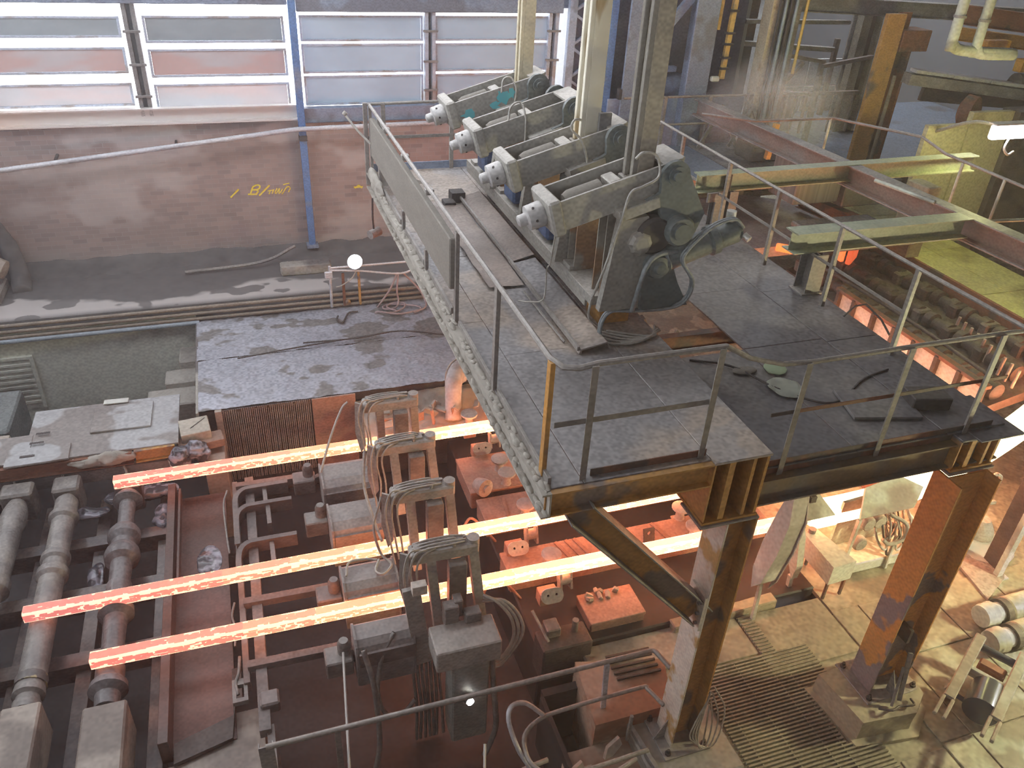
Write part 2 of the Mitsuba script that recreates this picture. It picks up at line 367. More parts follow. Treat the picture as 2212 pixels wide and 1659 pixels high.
def sash(k, x0, x1, z0, z1, mat, fmat='m_frame', tilt=0.0, panes=1):
    y = 16.1
    f = MB()
    for (a, b, c_, d_) in ((x0, x1, z0, z0 + 0.035), (x0, x1, z1 - 0.035, z1), (x0, x0 + 0.04, z0, z1), (x1 - 0.04, x1, z0, z1)):
        f.bar((a, y + tilt * ((c_ + d_) / 2 - z0), (c_ + d_) / 2), (b, y + tilt * ((c_ + d_) / 2 - z0), (c_ + d_) / 2), 0.05, d_ - c_) if d_ - c_ < b - a else f.bar(((a + b) / 2, y, c_), ((a + b) / 2, y + tilt * (z1 - z0), d_), b - a, 0.05, up=(0, 1, 0))
    fk = part(k, 'sash', f, fmat)
    w = (x1 - x0 - 0.08) / panes
    for i in range(panes):
        xa = x0 + 0.04 + i * w
        part(fk, 'pane', MB().bar((xa + 0.004, y + 0.012 + tilt * (z1 - z0) / 2, (z0 + z1) / 2), (xa + w - 0.004, y + 0.012 + tilt * (z1 - z0) / 2, (z0 + z1) / 2), 0.008, z1 - z0 - 0.07, up=(0, tilt, 1), b=0), mat)
win = 0
for bay, (x0, x1, label) in enumerate(((-6.6, -4.0, 'window bay of tilted flaps at the left edge of the photograph'), (-3.95, -1.58, 'left window bay with three open tilted flaps and glaring gaps'), (-1.22, 1.13, 'window bay of open tilted flaps left of the blue post'),
                                       (1.40, 3.68, 'closed bluish window bay right of the blue post'), (3.92, 6.25, 'closed bluish window bay with one clear pane behind the machines'))):
    win += 1
    k = thing(f'window_{win}', label, 'window'); labels[k]['kind'] = 'structure'
    if bay < 3:
        dz = (0.0, 0.0, -0.01)[bay]
        rows = ((5.31, 5.74), (4.74, 5.20), (4.19, 4.61)) if bay == 2 else ((5.40, 5.73), (4.82, 5.24), (4.27, 4.65))
        for (za, zb), mt in zip(rows, ('m_flap_grey', 'm_flap_pink', 'm_flap_pale')): sash(k, x0, x1, za, zb, mt, tilt=0.15)
    else:
        for za, zb in ((5.33, 5.77), (4.77, 5.285), (4.19, 4.725)): sash(k, x0, x1, za, zb, 'm_pane', panes=1)
for i, (x, lab) in enumerate(((-4.0, 'grey window mullion at the left edge of the photograph'), (-1.40, 'dark double window mullion between the two bays of open flaps'), (3.80, 'pale double window mullion with a dark slot and three clamps'), (6.3, 'slim window mullion beside the bright open slit'))):
    k = thing('trim_%d' % (i + 1), lab, 'mullion'); labels[k]['kind'] = 'structure'
    for s in (-1, 1):
        part(k, 'channel', MB().box(x + s * 0.07 - 0.035, x + s * 0.07 + 0.035, 15.98, 16.16, 4.1, 6.2, 0.004), 'm_frame' if i > 1 else 'm_steel')
    part(k, 'web', MB().box(x - 0.04, x + 0.04, 16.12, 16.14, 4.1, 6.2, 0), 'm_dark')
    for z in (4.45, 4.98, 5.52):
        part(k, 'clamp', MB().box(x - 0.14, x + 0.14, 15.94, 15.99, z - 0.02, z + 0.02, 0.004), 'm_steel')
struct('trim_sill', MB().channel((-9, 16.0, 4.13), (1.22, 16.0, 4.13), 0.26, 0.14, 0.02, side=1).box(-9, 1.2, 15.84, 16.0, 3.98, 4.01), 'm_sill', 'pale sill channel under the open flaps', 'sill')
M('m_sill', lambda p, n, uv: mix((0.62, 0.45, 0.34), (0.60, 0.56, 0.53), smoothstep(-4.4, -1.5, p.x + fbm(p.x * 2, p.z * 2, 0.0, 2))), 0.4)
struct('trim_sill_right', MB().box(1.3, 6.4, 15.86, 16.04, 3.92, 4.19, 0.01), 'm_blue_steel', 'blue-grey sill under the closed window bays', 'sill')
struct('trim_head', MB().box(-9, 1.2, 15.9, 16.1, 5.96, 6.25, 0.01).box(1.35, 6.45, 15.9, 16.1, 5.85, 6.25, 0.01), 'm_blue_steel', 'steel beam over the window band', 'beam')
k = thing('blue_post', 'slim bright blue post standing in front of the brick wall and windows', 'post')
part(k, 'shaft', MB().box(1.2, 1.33, 15.75, 15.85, 1.5, 6.9, 0.006), 'm_blue')
part(k, 'shaft_lower', MB().box(1.12, 1.2, 15.9, 15.98, 1.55, 3.6, 0.004), 'm_blue_steel') if False else None
part(k, 'base', MB().box(1.15, 1.38, 15.7, 15.9, 1.45, 1.52, 0.004), 'm_blue_steel')
part(k, 'bracket', MB().box(1.19, 1.34, 15.72, 15.86, 3.62, 3.72, 0.006), 'm_dark')
k = thing('wall_pipe', 'long pale pipe crossing the brick wall at a slant', 'pipe')
part(k, 'pipe', MB().tube([(-5.2, 15.62, 3.22), (1.15, 15.68, 3.86), (4.5, 15.7, 3.90), (6.4, 15.7, 3.92)], 0.045, 10, False), 'm_pipe_pale', smooth=40)
for x in (-3.0, -1.0, 2.4, 4.4):
    part(k, 'bracket', MB().box(x - 0.02, x + 0.02, 15.68, 16.0, 3.45, 3.5), 'm_dark') if x < -2 else part(k, 'bracket', MB().box(x - 0.02, x + 0.02, 15.7, 16.0, 3.62 if x < 0 else 3.82, 3.66 if x < 0 else 3.86), 'm_dark')
M('m_pipe_pale', dusty((0.50, 0.51, 0.55), (0.38, 0.39, 0.43), (0.75, 0.75, 0.76), 2.0, 0.8), 0.4)
struct('trim_band', MB().box(-9, 1.2, 15.985, 16.0, 3.02, 3.14, 0), 'm_stainband', 'darker string course on the brick wall', 'trim') if False else None
# ---------------------------------------------------------------- working platform
pl = thing('platform', 'raised steel platform on orange columns above the billets, carrying the tilted machines', 'platform')
def deck_plates(x0, x1, ys, z, mat, t=0.02, b=0.004):
    for y0, y1 in zip(ys[:-1], ys[1:]):
        part(pl, 'deck_plate', MB().box(x0 + 0.003, x1 - 0.003, y0 + 0.003, y1 - 0.003, z - t, z + 0.002 * ((len(made) * 7) % 3), b), mat)
ys = [4.42, 6.46, 8.9, 10.9, 12.38]
deck_plates(1.98, 2.27, [4.42, 7.2, 9.8, 12.38], 4.05, 'm_deck')
deck_plates(2.27, 3.42, ys, 4.05, 'm_deck')
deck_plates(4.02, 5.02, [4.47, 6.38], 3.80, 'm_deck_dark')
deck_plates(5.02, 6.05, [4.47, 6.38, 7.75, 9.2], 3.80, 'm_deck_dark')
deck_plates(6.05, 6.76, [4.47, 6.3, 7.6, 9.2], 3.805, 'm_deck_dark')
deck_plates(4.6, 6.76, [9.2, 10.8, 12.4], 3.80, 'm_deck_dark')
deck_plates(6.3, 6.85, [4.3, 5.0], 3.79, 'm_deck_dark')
# double girder under the machines
def girder(x0, x1, y0, y1, z0, z1, mat_top):
    part(pl, 'girder_cover', MB().box(x0, x1, y0, y1, z1 - 0.022, z1 + 0.004), mat_top)
    w = x1 - x0
    m = MB().box(x0 + 0.0, x1, y0, y1, z0, z0 + 0.03)
    for fx, t in ((0.03, 0.02), (0.33, 0.06), (0.72, 0.035), (0.95, 0.03)):
        x = x0 + fx * w
        m.box(x - t / 2, x + t / 2, y0 + 0.012, y1, z0 + 0.03, z1 - 0.022, 0.002)
    part(pl, 'girder', m, 'm_orange', 'orange twin-web girder with a dusty top')
    part(pl, 'end_plate', MB().box(x0 - 0.02, x1 + 0.02, y0 - 0.02, y0 + 0.34, z0 - 0.025, z0), 'm_steel')
girder(3.42, 3.98, 4.36, 12.4, 3.37, 4.055, 'm_deck')
girder(6.14, 6.66, 4.36, 12.4, 3.4, 3.78, 'm_deck_dark')
# front edge beams
part(pl, 'edge_beam', MB().ibeam((1.95, 4.43, 3.925), (3.42, 4.43, 3.925), 0.235, 0.13), 'm_orange', 'orange edge beam at the front of the platform')
part(pl, 'edge_beam', MB().ibeam((3.98, 4.47, 3.57), (6.75, 4.47, 3.57), 0.28, 0.14), 'm_orange_dull', 'dull brown edge beam under the right-hand deck')
M('m_orange_dull', paint((0.20, 0.13, 0.06), (0.15, 0.105, 0.06), (0.12, 0.11, 0.105), 1.4, 0.45, 0.6), 0.5)
part(pl, 'toe_board', MB().box(4.0, 6.6, 4.49, 4.5, 3.71, 3.86, 0.001), 'm_rust')
part(pl, 'toe_board', MB().box(2.35, 3.4, 4.49, 4.5, 4.05, 4.12, 0.001), 'm_rust')
# crusted left edge channel
ch = MB().channel((1.98, 4.36, 3.93), (1.98, 12.38, 3.93), 0.24, 0.08, 0.016, side=-1)
part(pl, 'edge_channel', rough(ch, 0.004, 9.0, 0.12, 3), 'm_crust', 'dust-crusted channel along the left edge')
crust = MB()
for i in range(430):
    y = 4.4 + 7.9 * nr.rand(); s = 0.012 + 0.03 * nr.rand()
    crust.tm(trimesh.Trimesh(*(lambda c: (c.vertices * [s * 0.8, s * (1 + nr.rand()), s * 0.5] + [1.915 + 0.06 * nr.rand(), y, 3.825 + 0.225 * (nr.rand() > 0.5)], c.faces))(trimesh.creation.icosphere(1)), process=False))
part(pl, 'dust_crust', crust, 'm_crust', 'lumps of grey dust caked on the edge', stuff=True, smooth=40)
for y0, y1 in ((4.47, 5.8), (6.0, 7.15), (7.45, 8.5), (8.75, 9.8), (10.1, 11.9)):
    part(pl, 'kick_strip', MB().bar((1.995, y0, 4.075), (1.995, y1, 4.075), 0.03, 0.09), 'm_rail')
# cross joists seen from below through the front opening
for y in (5.6, 6.9, 8.2, 9.5, 10.8, 12.1):
    part(pl, 'joist', MB().ibeam((1.98, y, 3.93), (3.42, y, 3.93), 0.2, 0.1), 'm_rust')
    part(pl, 'joist', MB().ibeam((4.0, y, 3.67), (6.14, y, 3.67), 0.2, 0.1), 'm_rust')
# columns
def column(x0, y0, w, d, z0, z1, label, mat_left, mat_web):
    k = thing('column', label, 'column', None)
    yc = y0 + d / 2
    part(k, 'flange', MB().box(x0, x0 + 0.022, y0, y0 + d, z0, z1, 0.003), mat_left)
    part(k, 'flange', MB().box(x0 + w - 0.022, x0 + w, y0, y0 + d, z0, z1, 0.003), mat_web)
    part(k, 'web', MB().box(x0 + 0.022, x0 + w - 0.022, yc - 0.01, yc + 0.01, z0, z1, 0.001), mat_web)
    part(k, 'base_plate', MB().box(x0 - 0.12, x0 + w + 0.12, y0 - 0.12, y0 + d + 0.12, z0 - 0.03, z0, 0.005), 'm_steel')
    for sx in (-0.06, w + 0.06):
        for sy in (-0.06, d + 0.06):
            part(k, 'anchor_bolt', MB().cyl((x0 + sx, y0 + sy, z0), (x0 + sx, y0 + sy, z0 + 0.07), 0.018, n=6).cyl((x0 + sx, y0 + sy, z0), (x0 + sx, y0 + sy, z0 + 0.03), 0.034, n=6), 'm_dark')
    return k
c1 = column(3.69, 4.36, 0.32, 0.32, 0.06, 3.345, 'orange steel column with a pale flaking left side, under the front middle of the platform', 'm_palepaint', 'm_orange')
c2 = column(6.10, 4.16, 0.50, 0.34, 0.35, 3.375, 'peeling orange steel column on a concrete plinth, under the front right of the platform', 'm_orange_peel', 'm_orange_peel')
part(c1, 'gusset', MB().plate([(0, 0), (0.14, 0), (0, 0.3)], ((-1, 0, 0), (0, 0, 1)), (3.69, 4.5, 0.06), 0.012), 'm_steel')
part(c2, 'gusset', MB().plate([(0, 0), (0.16, 0), (0, 0.32)], ((0, -1, 0), (0, 0, 1)), (6.34, 4.16, 0.35), 0.012), 'm_steel')
part(c2, 'stiffener', MB().box(6.34, 6.38, 4.17, 4.34, 1.1, 1.3, 0.002), 'm_dark')
def peel_fn(p, n, uv):
    k = smoothstep(0.50, 0.56, fbm(p.x * 3 + 2, p.y * 3, p.z * 2.2, 4) + 0.11 * (1.3 - p.z))
    return mix(mix((0.50, 0.25, 0.06), (0.44, 0.21, 0.055), fbm(p.x * 5, p.y * 5, p.z * 5, 2)), (0.17, 0.14, 0.14), k) * (0.85 + 0.3 * noise(p.x * 40, p.y * 40, p.z * 40))
M('m_orange_peel', peel_fn, 0.5)
# diagonal brace
k = thing('brace', 'orange diagonal brace from the platform corner beam down to the front column', 'brace')
bu = np.array([0.757, 0, 0.653])
part(k, 'web', MB().bar((2.25, 4.47, 3.78), (3.70, 4.49, 2.10), 0.016, 0.22, up=bu), 'm_orange')
for s in (-1, 1):
    part(k, 'flange', MB().bar(np.array((2.25, 4.43, 3.78)) + bu * s * 0.115, np.array((3.70, 4.47, 2.10)) + bu * s * 0.115, 0.2, 0.016, up=bu), 'm_steel', 'dusty grey flange')
part(k, 'foot_plate', MB().box(3.66, 3.69, 4.36, 4.62, 1.95, 2.4, 0.002), 'm_palepaint')
for z in (2.03, 2.16, 2.3):
    part(k, 'bolt', MB().cyl((3.63, 4.41, z), (3.66, 4.41, z), 0.02, n=6), 'm_steel')

# ---------------------------------------------------------------- railings of the platform
def post_angle(k, x, y, z0, z1, w=0.055, mat='m_rail', name='post', sy=-1):
    part(k, name, MB().prof((x, y, z0), (x, y, z1), [(0, 0), (w, 0), (w, 0.008), (0.008, 0.008), (0.008, w), (0, w)], up=(0, 1, 0)), mat)
rl = thing('railing', 'grey pipe handrail on angle posts around the left and front edges of the platform', 'railing')
part(rl, 'handrail', MB().tube([(1.99, 12.3, 5.08), (1.99, 9, 5.08), (1.99, 6, 5.1), (1.99, 4.66, 5.1), (2.05, 4.54, 5.08), (2.16, 4.5, 5.08), (2.3, 4.5, 5.1), (3.38, 4.5, 5.1)], 0.024, 8, False), 'm_rail', smooth=40)
part(rl, 'middle_bar', MB().bar((2.0, 4.5, 4.6), (3.36, 4.5, 4.6), 0.012, 0.05), 'm_rail', 'flat middle bar at the front, partly orange')
for y, z1, m_ in ((4.62, 5.09, 'm_orange'), (5.92, 5.1, 'm_rail'), (7.27, 5.05, 'm_rail'), (8.64, 4.3, 'm_rail'), (9.95, 4.3, 'm_rail'), (11.6, 5.05, 'm_rail'), (12.3, 5.1, 'm_rail')):
    part(rl, 'post', MB().bar((1.99, y, 3.88), (1.99, y, z1), 0.07, 0.04, up=(1, 0, 0)), m_, 'orange post' if m_ == 'm_orange' else None)
for x in (2.30, 3.36):
    post_angle(rl, x, 4.46, 3.86, 5.1)
fr = thing('railing', 'dark pipe handrail closing the far end of the platform towards the windows', 'railing')
part(fr, 'handrail', MB().tube([(1.95, 12.36, 5.08), (3.3, 12.36, 5.1), (5.0, 12.36, 5.1)], 0.022, 8, False), 'm_rail', smooth=40)
part(fr, 'middle_bar', MB().bar((1.95, 12.36, 4.58), (3.75, 12.36, 4.58), 0.012, 0.05), 'm_rail')
for x in (1.93, 2.2, 3.27):
    part(fr, 'post', MB().bar((x, 12.37, 3.85), (x, 12.37, 5.1), 0.06, 0.06, up=(1, 0, 0)), 'm_rail')
part(fr, 'toe_board', MB().box(2.0, 3.7, 12.37, 12.39, 4.05, 4.17, 0.002), 'm_blue_steel')
rr = thing('railing', 'grey pipe handrail along the right-hand deck of the platform, dipping at its left end', 'railing')
part(rr, 'handrail', MB().tube([(3.38, 4.5, 5.1), (3.62, 4.5, 4.96), (3.95, 4.5, 4.86), (4.25, 4.5, 4.84), (5.28, 4.5, 4.85), (6.3, 4.5, 4.85), (6.57, 4.5, 4.84), (6.57, 5.9, 4.83), (6.57, 8.4, 4.83), (6.58, 12.0, 4.84)], 0.022, 8, False), 'm_rail', smooth=40)
for x in (4.22, 5.26, 6.27):
    post_angle(rr, x, 4.46, 3.71, 4.85)
for y in (5.88, 7.1, 8.36, 9.55, 10.9, 12.0):
    part(rr, 'post', MB().bar((6.57, y, 3.8), (6.57, y, 4.83), 0.05, 0.05, up=(1, 0, 0)), 'm_rail')
part(rr, 'middle_bar', MB().bar((3.98, 4.52, 4.34), (6.57, 4.52, 4.34), 0.01, 0.04), 'm_rust')
part(rr, 'middle_bar', MB().bar((6.57, 5.9, 4.32), (6.57, 12.0, 4.32), 0.01, 0.04), 'm_rail')

# the thick shield panel on the left railing
sp = thing('shield_panel', 'thick dust-covered panel standing on the left edge of the platform', 'panel')
part(sp, 'board', rough(MB().bar((1.955, 7.28, 4.70), (1.955, 11.9, 4.72), 0.075, 0.56, b=0.012), 0.004, 8, 0.12, 5), 'm_crust_light', smooth=30)
for y in (8.64, 9.95, 11.2):
    part(sp, 'clip', MB().frame_box(np.array([2.03, y, 5.0]), np.eye(3), (0.1, 0.1, 0.07), 0.01), 'm_rail')
M('m_crust_light', lambda p, n, uv: mix((0.145, 0.13, 0.11), (0.185, 0.17, 0.145), fbm(p.x * 4, p.y * 4, p.z * 9, 3)) * (0.9 + 0.2 * noise(p.x * 50, p.y * 50, p.z * 50)), 0.85)
ds = thing('debris_heap', 'bent plates and dirt heaped at the far left corner of the platform railing', 'debris')
part(ds, 'bent_plate', MB().plate([(0, 0), (0.62, 0.02), (0.5, 0.13), (0.2, 0.42), (0.06, 0.5)], ((0.35, -0.93, 0.05), (0.1, 0.1, 0.98)), (1.95, 11.75, 4.5), 0.02), 'm_machine')
part(ds, 'bent_plate', MB().plate([(0, 0), (0.72, 0.02), (0.5, 0.09), (0.3, 0.2), (0.02, 0.42), (-0.06, 0.55)], ((1, -0.1, 0.0), (0, 0.25, 0.97)), (2.0, 11.6, 4.08), 0.03), 'm_crust', 'wedge-shaped bent plate')
part(ds, 'rod', MB().tube([(1.62, 12.3, 4.95), (1.78, 12.1, 4.75), (1.93, 11.95, 4.6)], 0.018, 6).cyl((1.6, 12.3, 4.95), (1.64, 12.3, 4.99), 0.035), 'm_machine')
part(ds, 'dirt', rough(trimesh.Trimesh(trimesh.creation.icosphere(3).vertices * [0.05, 0.62, 0.12] + [1.95, 11.75, 4.1], trimesh.creation.icosphere(3).faces), 0.05, 6, 0.1, 8), 'm_crust', smooth=True)
hk = thing('hook', 'small lifting hook hanging under the far left edge of the platform', 'hook')
part(hk, 'rod', MB().tube([(1.86, 11.6, 3.9), (1.85, 11.6, 3.6), (1.86, 11.6, 3.42)], 0.015, 6), 'm_dark')
part(hk, 'block', MB().cyl((1.79, 11.55, 3.34), (1.95, 11.65, 3.36), 0.07), 'm_steel')

# long bent cover strip beside the machines
cs = thing('cover_strip', 'long bent cover sheet on the deck before the machines, brown at its far end', 'cover sheet')
def tent(y0, y1, x0, x1, z, h):
    pr = [(0, 0), (0.02, 0.05), (0.30, h), (x1 - x0, h * 0.25), (x1 - x0, h * 0.25 - 0.015), (0.30, h - 0.016), (0.03, 0.035), (0.03, 0)]
    return MB().prof((x0, y1, z), (x0, y0, z), [(-a, b) for a, b in pr], up=(0, 0, 1))
part(cs, 'sheet', tent(6.3, 8.45, 3.0, 3.34, 4.06, 0.1), 'm_deck', 'grey near sheet')
part(cs, 'sheet', tent(8.5, 10.85, 3.0, 3.40, 4.06, 0.12), 'm_brown_cover', 'brown far sheet')
part(cs, 'edge_bar', MB().bar((2.99, 6.3, 4.12), (2.99, 8.5, 4.13), 0.03, 0.05), 'm_rail')
part(cs, 'edge_bar', MB().bar((2.99, 8.4, 4.14), (2.99, 10.8, 4.13), 0.03, 0.04), 'm_rail')
part(cs, 'loose_bar', MB().bar((2.94, 6.55, 4.07), (2.9, 7.7, 4.1), 0.02, 0.02), 'm_rail')
sc_ = thing('scrap_sheet', 'crumpled brown sheet lying on the deck beside the long cover strip', 'scrap')
def crumple(x0, x1, y0, y1, z, amp, seed):
    g = grid_sheet(x0, x1, y0, y1, z, 24, 24, amp, np.array([3.5, 3.5, 1]), seed)
    return g
part(sc_, 'sheet', crumple(2.55, 2.97, 7.9, 10.6, 4.085, 0.045, 4), 'm_brown_cover', smooth=True)
scc = solo('crate_bracket', MB().box(2.86, 3.06, 10.75, 10.95, 4.06, 4.2).box(2.72, 2.88, 10.6, 10.8, 4.055, 4.12), 'm_dark', 'small dark bracket at the far end of the long cover strip', 'bracket')

# rag heap, plank and cable on the dark right deck
rg = thing('rag_heap', 'pale green cloth and lumps of insulation lying behind the second post of the right railing', 'rag')
ico = trimesh.creation.icosphere(3)
part(rg, 'cloth', rough(trimesh.Trimesh(ico.vertices * [0.17, 0.2, 0.025] + [4.98, 5.55, 3.825], ico.faces), 0.045, 7, 0.06, 2), 'm_rag', smooth=True)
part(rg, 'cloth', rough(trimesh.Trimesh(ico.vertices * [0.12, 0.13, 0.025] + [5.1, 5.9, 3.83], ico.faces), 0.035, 7, 0.06, 3), 'm_rag_green', smooth=True)
part(rg, 'lump', rough(trimesh.Trimesh(ico.vertices * [0.14, 0.08, 0.025] + [4.75, 5.95, 3.825], ico.faces), 0.03, 9, 0.05, 4), 'm_crust_light', smooth=True)
M('m_rag', lambda p, n, uv: mix((0.26, 0.28, 0.24), (0.40, 0.42, 0.34), fbm(p.x * 12, p.y * 12, p.z * 12, 2)), 0.9)
M('m_rag_green', (0.33, 0.42, 0.27), 0.9)
solo('deck_cable', MB().tube([(4.3, 6.3, 3.81), (4.65, 6.05, 3.83), (4.9, 5.5, 3.83), (5.3, 5.2, 3.815), (5.9, 5.5, 3.815), (6.3, 5.6, 3.82)], 0.012, 6), 'm_dark', 'dark cable lying across the dark right deck by the rag heap', 'cable', smooth=40)
tb = thing('timber_block', 'dark squared block lying at the right front corner of the platform', 'block')
part(tb, 'body', MB().frame_box(np.array([6.2, 4.95, 3.88]), np.array([[0.97, -0.24, 0], [0.24, 0.97, 0], [0, 0, 1]]), (0.4, 0.24, 0.14), 0.01), 'm_dark')
solo('plank', MB().frame_box(np.array([5.7, 5.05, 3.83]), np.array([[0.97, -0.24, 0], [0.24, 0.97, 0], [0, 0, 1]]), (0.7, 0.5, 0.03), 0.004), 'm_deck_dark', 'thin dark board lying beside the squared block on the right deck', 'board')
solo('bent_rod', MB().tube([(6.62, 6.75, 3.83), (6.75, 6.75, 3.95), (6.85, 6.7, 3.99), (6.9, 6.45, 3.9), (6.93, 6.3, 3.78)], 0.012, 6, False), 'm_dark', 'thin bent rod sticking out over the right edge of the platform', 'rod')
# ---------------------------------------------------------------- the four tilted machines on their common base
bs = thing('machine_base', 'long dusty base frame carrying the row of four tilted machines on the platform', 'base frame')
part(bs, 'bed', MB().box(3.28, 4.18, 6.75, 11.5, 4.35, 4.45).plate([(0, 0), (0.82, -0.16), (0.9, -0.16), (0.9, 0), (0, 0.02)], ((1, 0, 0), (0, 1, 0)), (3.28, 6.76, 4.35), 0.1), 'm_machine')
part(bs, 'edge_rib', MB().bar((3.3, 6.9, 4.31), (3.3, 11.5, 4.31), 0.03, 0.08), 'm_machine')
for y in (6.95, 8.2, 9.45, 10.7):
    part(bs, 'stub', MB().box(3.45, 3.8, y - 0.1, y + 0.25, 4.05, 4.35), 'm_orange' if y < 7 else 'm_dark')
    part(bs, 'shim', MB().box(3.30, 3.5, y + 0.45, y + 0.65, 4.45, 4.5), 'm_machine')
TILT = math.atan2(0.335, 1.15)
ca, sa = math.cos(TILT), math.sin(TILT)
def machine(i, Y, label):
    k = thing('tilted_machine', label, 'machine', None)
    body = 'm_machine'
    O = np.array([2.72, Y, 5.58])             # near top left corner of the trough
    ex, ey, ez = np.array([ca, 0, sa]), np.array([0, 1.0, 0]), np.array([-sa, 0, ca])
    A = np.stack([ex, ey, ez])
    def fb(m, x0, x1, y0, y1, z0, z1, b=0.004):
        return m.frame_box(O + ex * (x0 + x1) / 2 + ey * (y0 + y1) / 2 + ez * (z0 + z1) / 2, A, (x1 - x0, y1 - y0, z1 - z0), b)
    L = 1.27
    part(k, 'side_wall', fb(MB(), 0, L, 0, 0.028, -0.29, 0), body, 'side wall with bare turquoise paint' if i == 3 else None)
    part(k, 'side_wall', fb(MB(), 0, L, 0.43, 0.458, -0.29, 0), body)
    part(k, 'floor_plate', fb(MB(), 0, L, 0.028, 0.43, -0.29, -0.26), body)
    ep = fb(MB(), -0.10, 0.02, -0.03, 0.488, -0.32, 0.03, 0.02)
    part(k, 'end_plate', ep, body)
    part(k, 'far_plate', fb(MB(), L - 0.2, L + 0.02, 0.02, 0.45, -0.03, 0.0), body)
    part(k, 'bulkhead', fb(MB(), L - 0.02, L + 0.01, 0.02, 0.44, -0.28, 0.0), body)
    c = O + ey * 0.23 + ez * -0.15
    part(k, 'knob', MB().lathe(c + ex * -0.10, c + ex * -0.36, [(0, 0.115), (0.08, 0.125), (0.62, 0.118), (0.66, 0.06), (0.95, 0.055), (1.0, 0.035)], 20), 'm_knob', 'pale round end knob', smooth=35)
    kb = MB()
    for a in range(6):
        th = a * math.pi / 3
        d = ey * math.cos(th) + ez * math.sin(th)
        kb.cyl(c + ex * -0.2 + d * 0.115, c + ex * -0.2 + d * 0.128, 0.013, n=8)
    part(k, 'knob_hole', kb, 'm_dark')
    part(k, 'cylinder', MB().lathe(c + ex * 0.12, c + ex * 0.5, [(0, 0.10), (0.15, 0.125), (1, 0.125)], 16), 'm_crust_light', 'dust-buried cylinder inside the trough', smooth=35)
    part(k, 'rod', MB().cyl(c + ex * 0.5, c + ex * 0.95, 0.05).frame_box(c + ex * 0.62 + ez * 0.03, A, (0.12, 0.24, 0.16), 0.01), body)
    part(k, 'dust', rough(trimesh.Trimesh(ico.vertices * [0.5, 0.19, 0.06] @ A + (c + ex * 0.62 - ez * 0.02), ico.faces), 0.05, 7, 0.07, 20 + i), 'm_crust_light', 'dust and rubble in the trough', smooth=True)
    # crank levers and shaft at the right-hand end
    def xz(poly, y0, t): return MB().plate(poly, ((1, 0, 0), (0, 0, 1)), (0, y0 + t, 0), t)
    lev = sg.Point(3.83, 5.79).buffer(0.15).union(sg.Polygon([(3.69, 5.80), (3.98, 5.80), (4.20, 5.42), (4.13, 5.22), (3.78, 5.28), (3.70, 5.50)])).union(sg.Polygon([(3.72, 5.66), (3.72, 5.56), (3.57, 5.53), (3.56, 5.58), (3.66, 5.62)])).union(sg.Point(3.95, 5.3).buffer(0.19))
    for yy in (-0.10, 0.50):
        lk = part(k, 'lever', xz(lev.simplify(0.004), Y + yy, 0.05), 'm_green_machine', 'rounded crank lever')
        part(lk, 'pin', MB().cyl((3.84, Y + yy - 0.05, 5.80), (3.84, Y + yy + 0.09, 5.80), 0.05, n=16).cyl((3.84, Y + yy - 0.02, 5.80), (3.84, Y + yy, 5.80), 0.09, n=20), 'm_green_machine', smooth=35)
    part(k, 'shaft', MB().cyl((3.93, Y - 0.22, 5.28), (3.93, Y + 0.72, 5.28), 0.085, n=20).lathe((3.93, Y - 0.2, 5.28), (3.93, Y - 0.1, 5.28), [(0, 0.13), (0.3, 0.15), (1, 0.15)], 24), 'm_green_machine', smooth=35)
    part(k, 'drum', MB().lathe((3.70, Y - 0.12, 5.22), (3.70, Y + 0.5, 5.22), [(0, 0.16), (0.05, 0.19), (0.2, 0.19), (0.22, 0.14), (0.8, 0.14), (0.82, 0.19), (1, 0.19)], 28), 'm_dark', 'dark grooved drum behind the lever', smooth=35)
    # actuator with its hinge bracket
    p, q = np.array([3.76, Y - 0.05, 4.92]), np.array([4.66, Y - 0.05, 5.20])
    part(k, 'hinge_bracket', xz([(3.64, 4.45), (4.18, 4.45), (4.02, 4.72), (3.90, 5.0), (3.68, 5.02), (3.62, 4.85)], Y - 0.12, 0.04), 'm_green_machine')
    part(k, 'actuator', MB().lathe(p, q, [(0, 0.10), (0.12, 0.15), (0.15, 0.13), (0.62, 0.125), (0.64, 0.15), (0.72, 0.15), (0.74, 0.12), (0.95, 0.12), (1, 0.09)], 22), 'm_green_machine', 'thick actuator cylinder', smooth=35)
    part(k, 'hub', MB().lathe((3.76, Y - 0.22, 4.92), (3.76, Y + 0.1, 4.92), [(0, 0.05), (0.1, 0.07), (0.12, 0.11), (0.3, 0.13), (1, 0.13)], 22), 'm_green_machine', smooth=35)
    part(k, 'valve', MB().cyl(q + [0.02, -0.08, -0.03], q + [0.05, -0.14, -0.06], 0.035).cyl(q + [-0.12, 0, 0.1], q + [-0.12, 0, 0.2], 0.05), 'm_pale_metal', smooth=35)
    # bearing pedestal and the uprights under the trough
    pd = part(k, 'pedestal', MB().plate([(3.22, 4.45), (3.74, 4.45), (3.68, 5.30), (3.62, 5.42), (3.33, 5.38)], ((1, 0, 0), (0, 0, 1)), (0, Y + 0.02, 0), 0.09), body, 'tapering bearing pedestal')
    part(pd, 'cap', MB().bar((3.30, Y - 0.02, 5.44), (3.70, Y - 0.02, 5.56), 0.18, 0.11, b=0.008), body)
    part(pd, 'bearing', MB().lathe((3.56, Y - 0.14, 5.16), (3.56, Y - 0.05, 5.16), [(0, 0.07), (0.1, 0.10), (0.4, 0.13), (1, 0.135)], 8), body, 'eight-sided bearing cap')
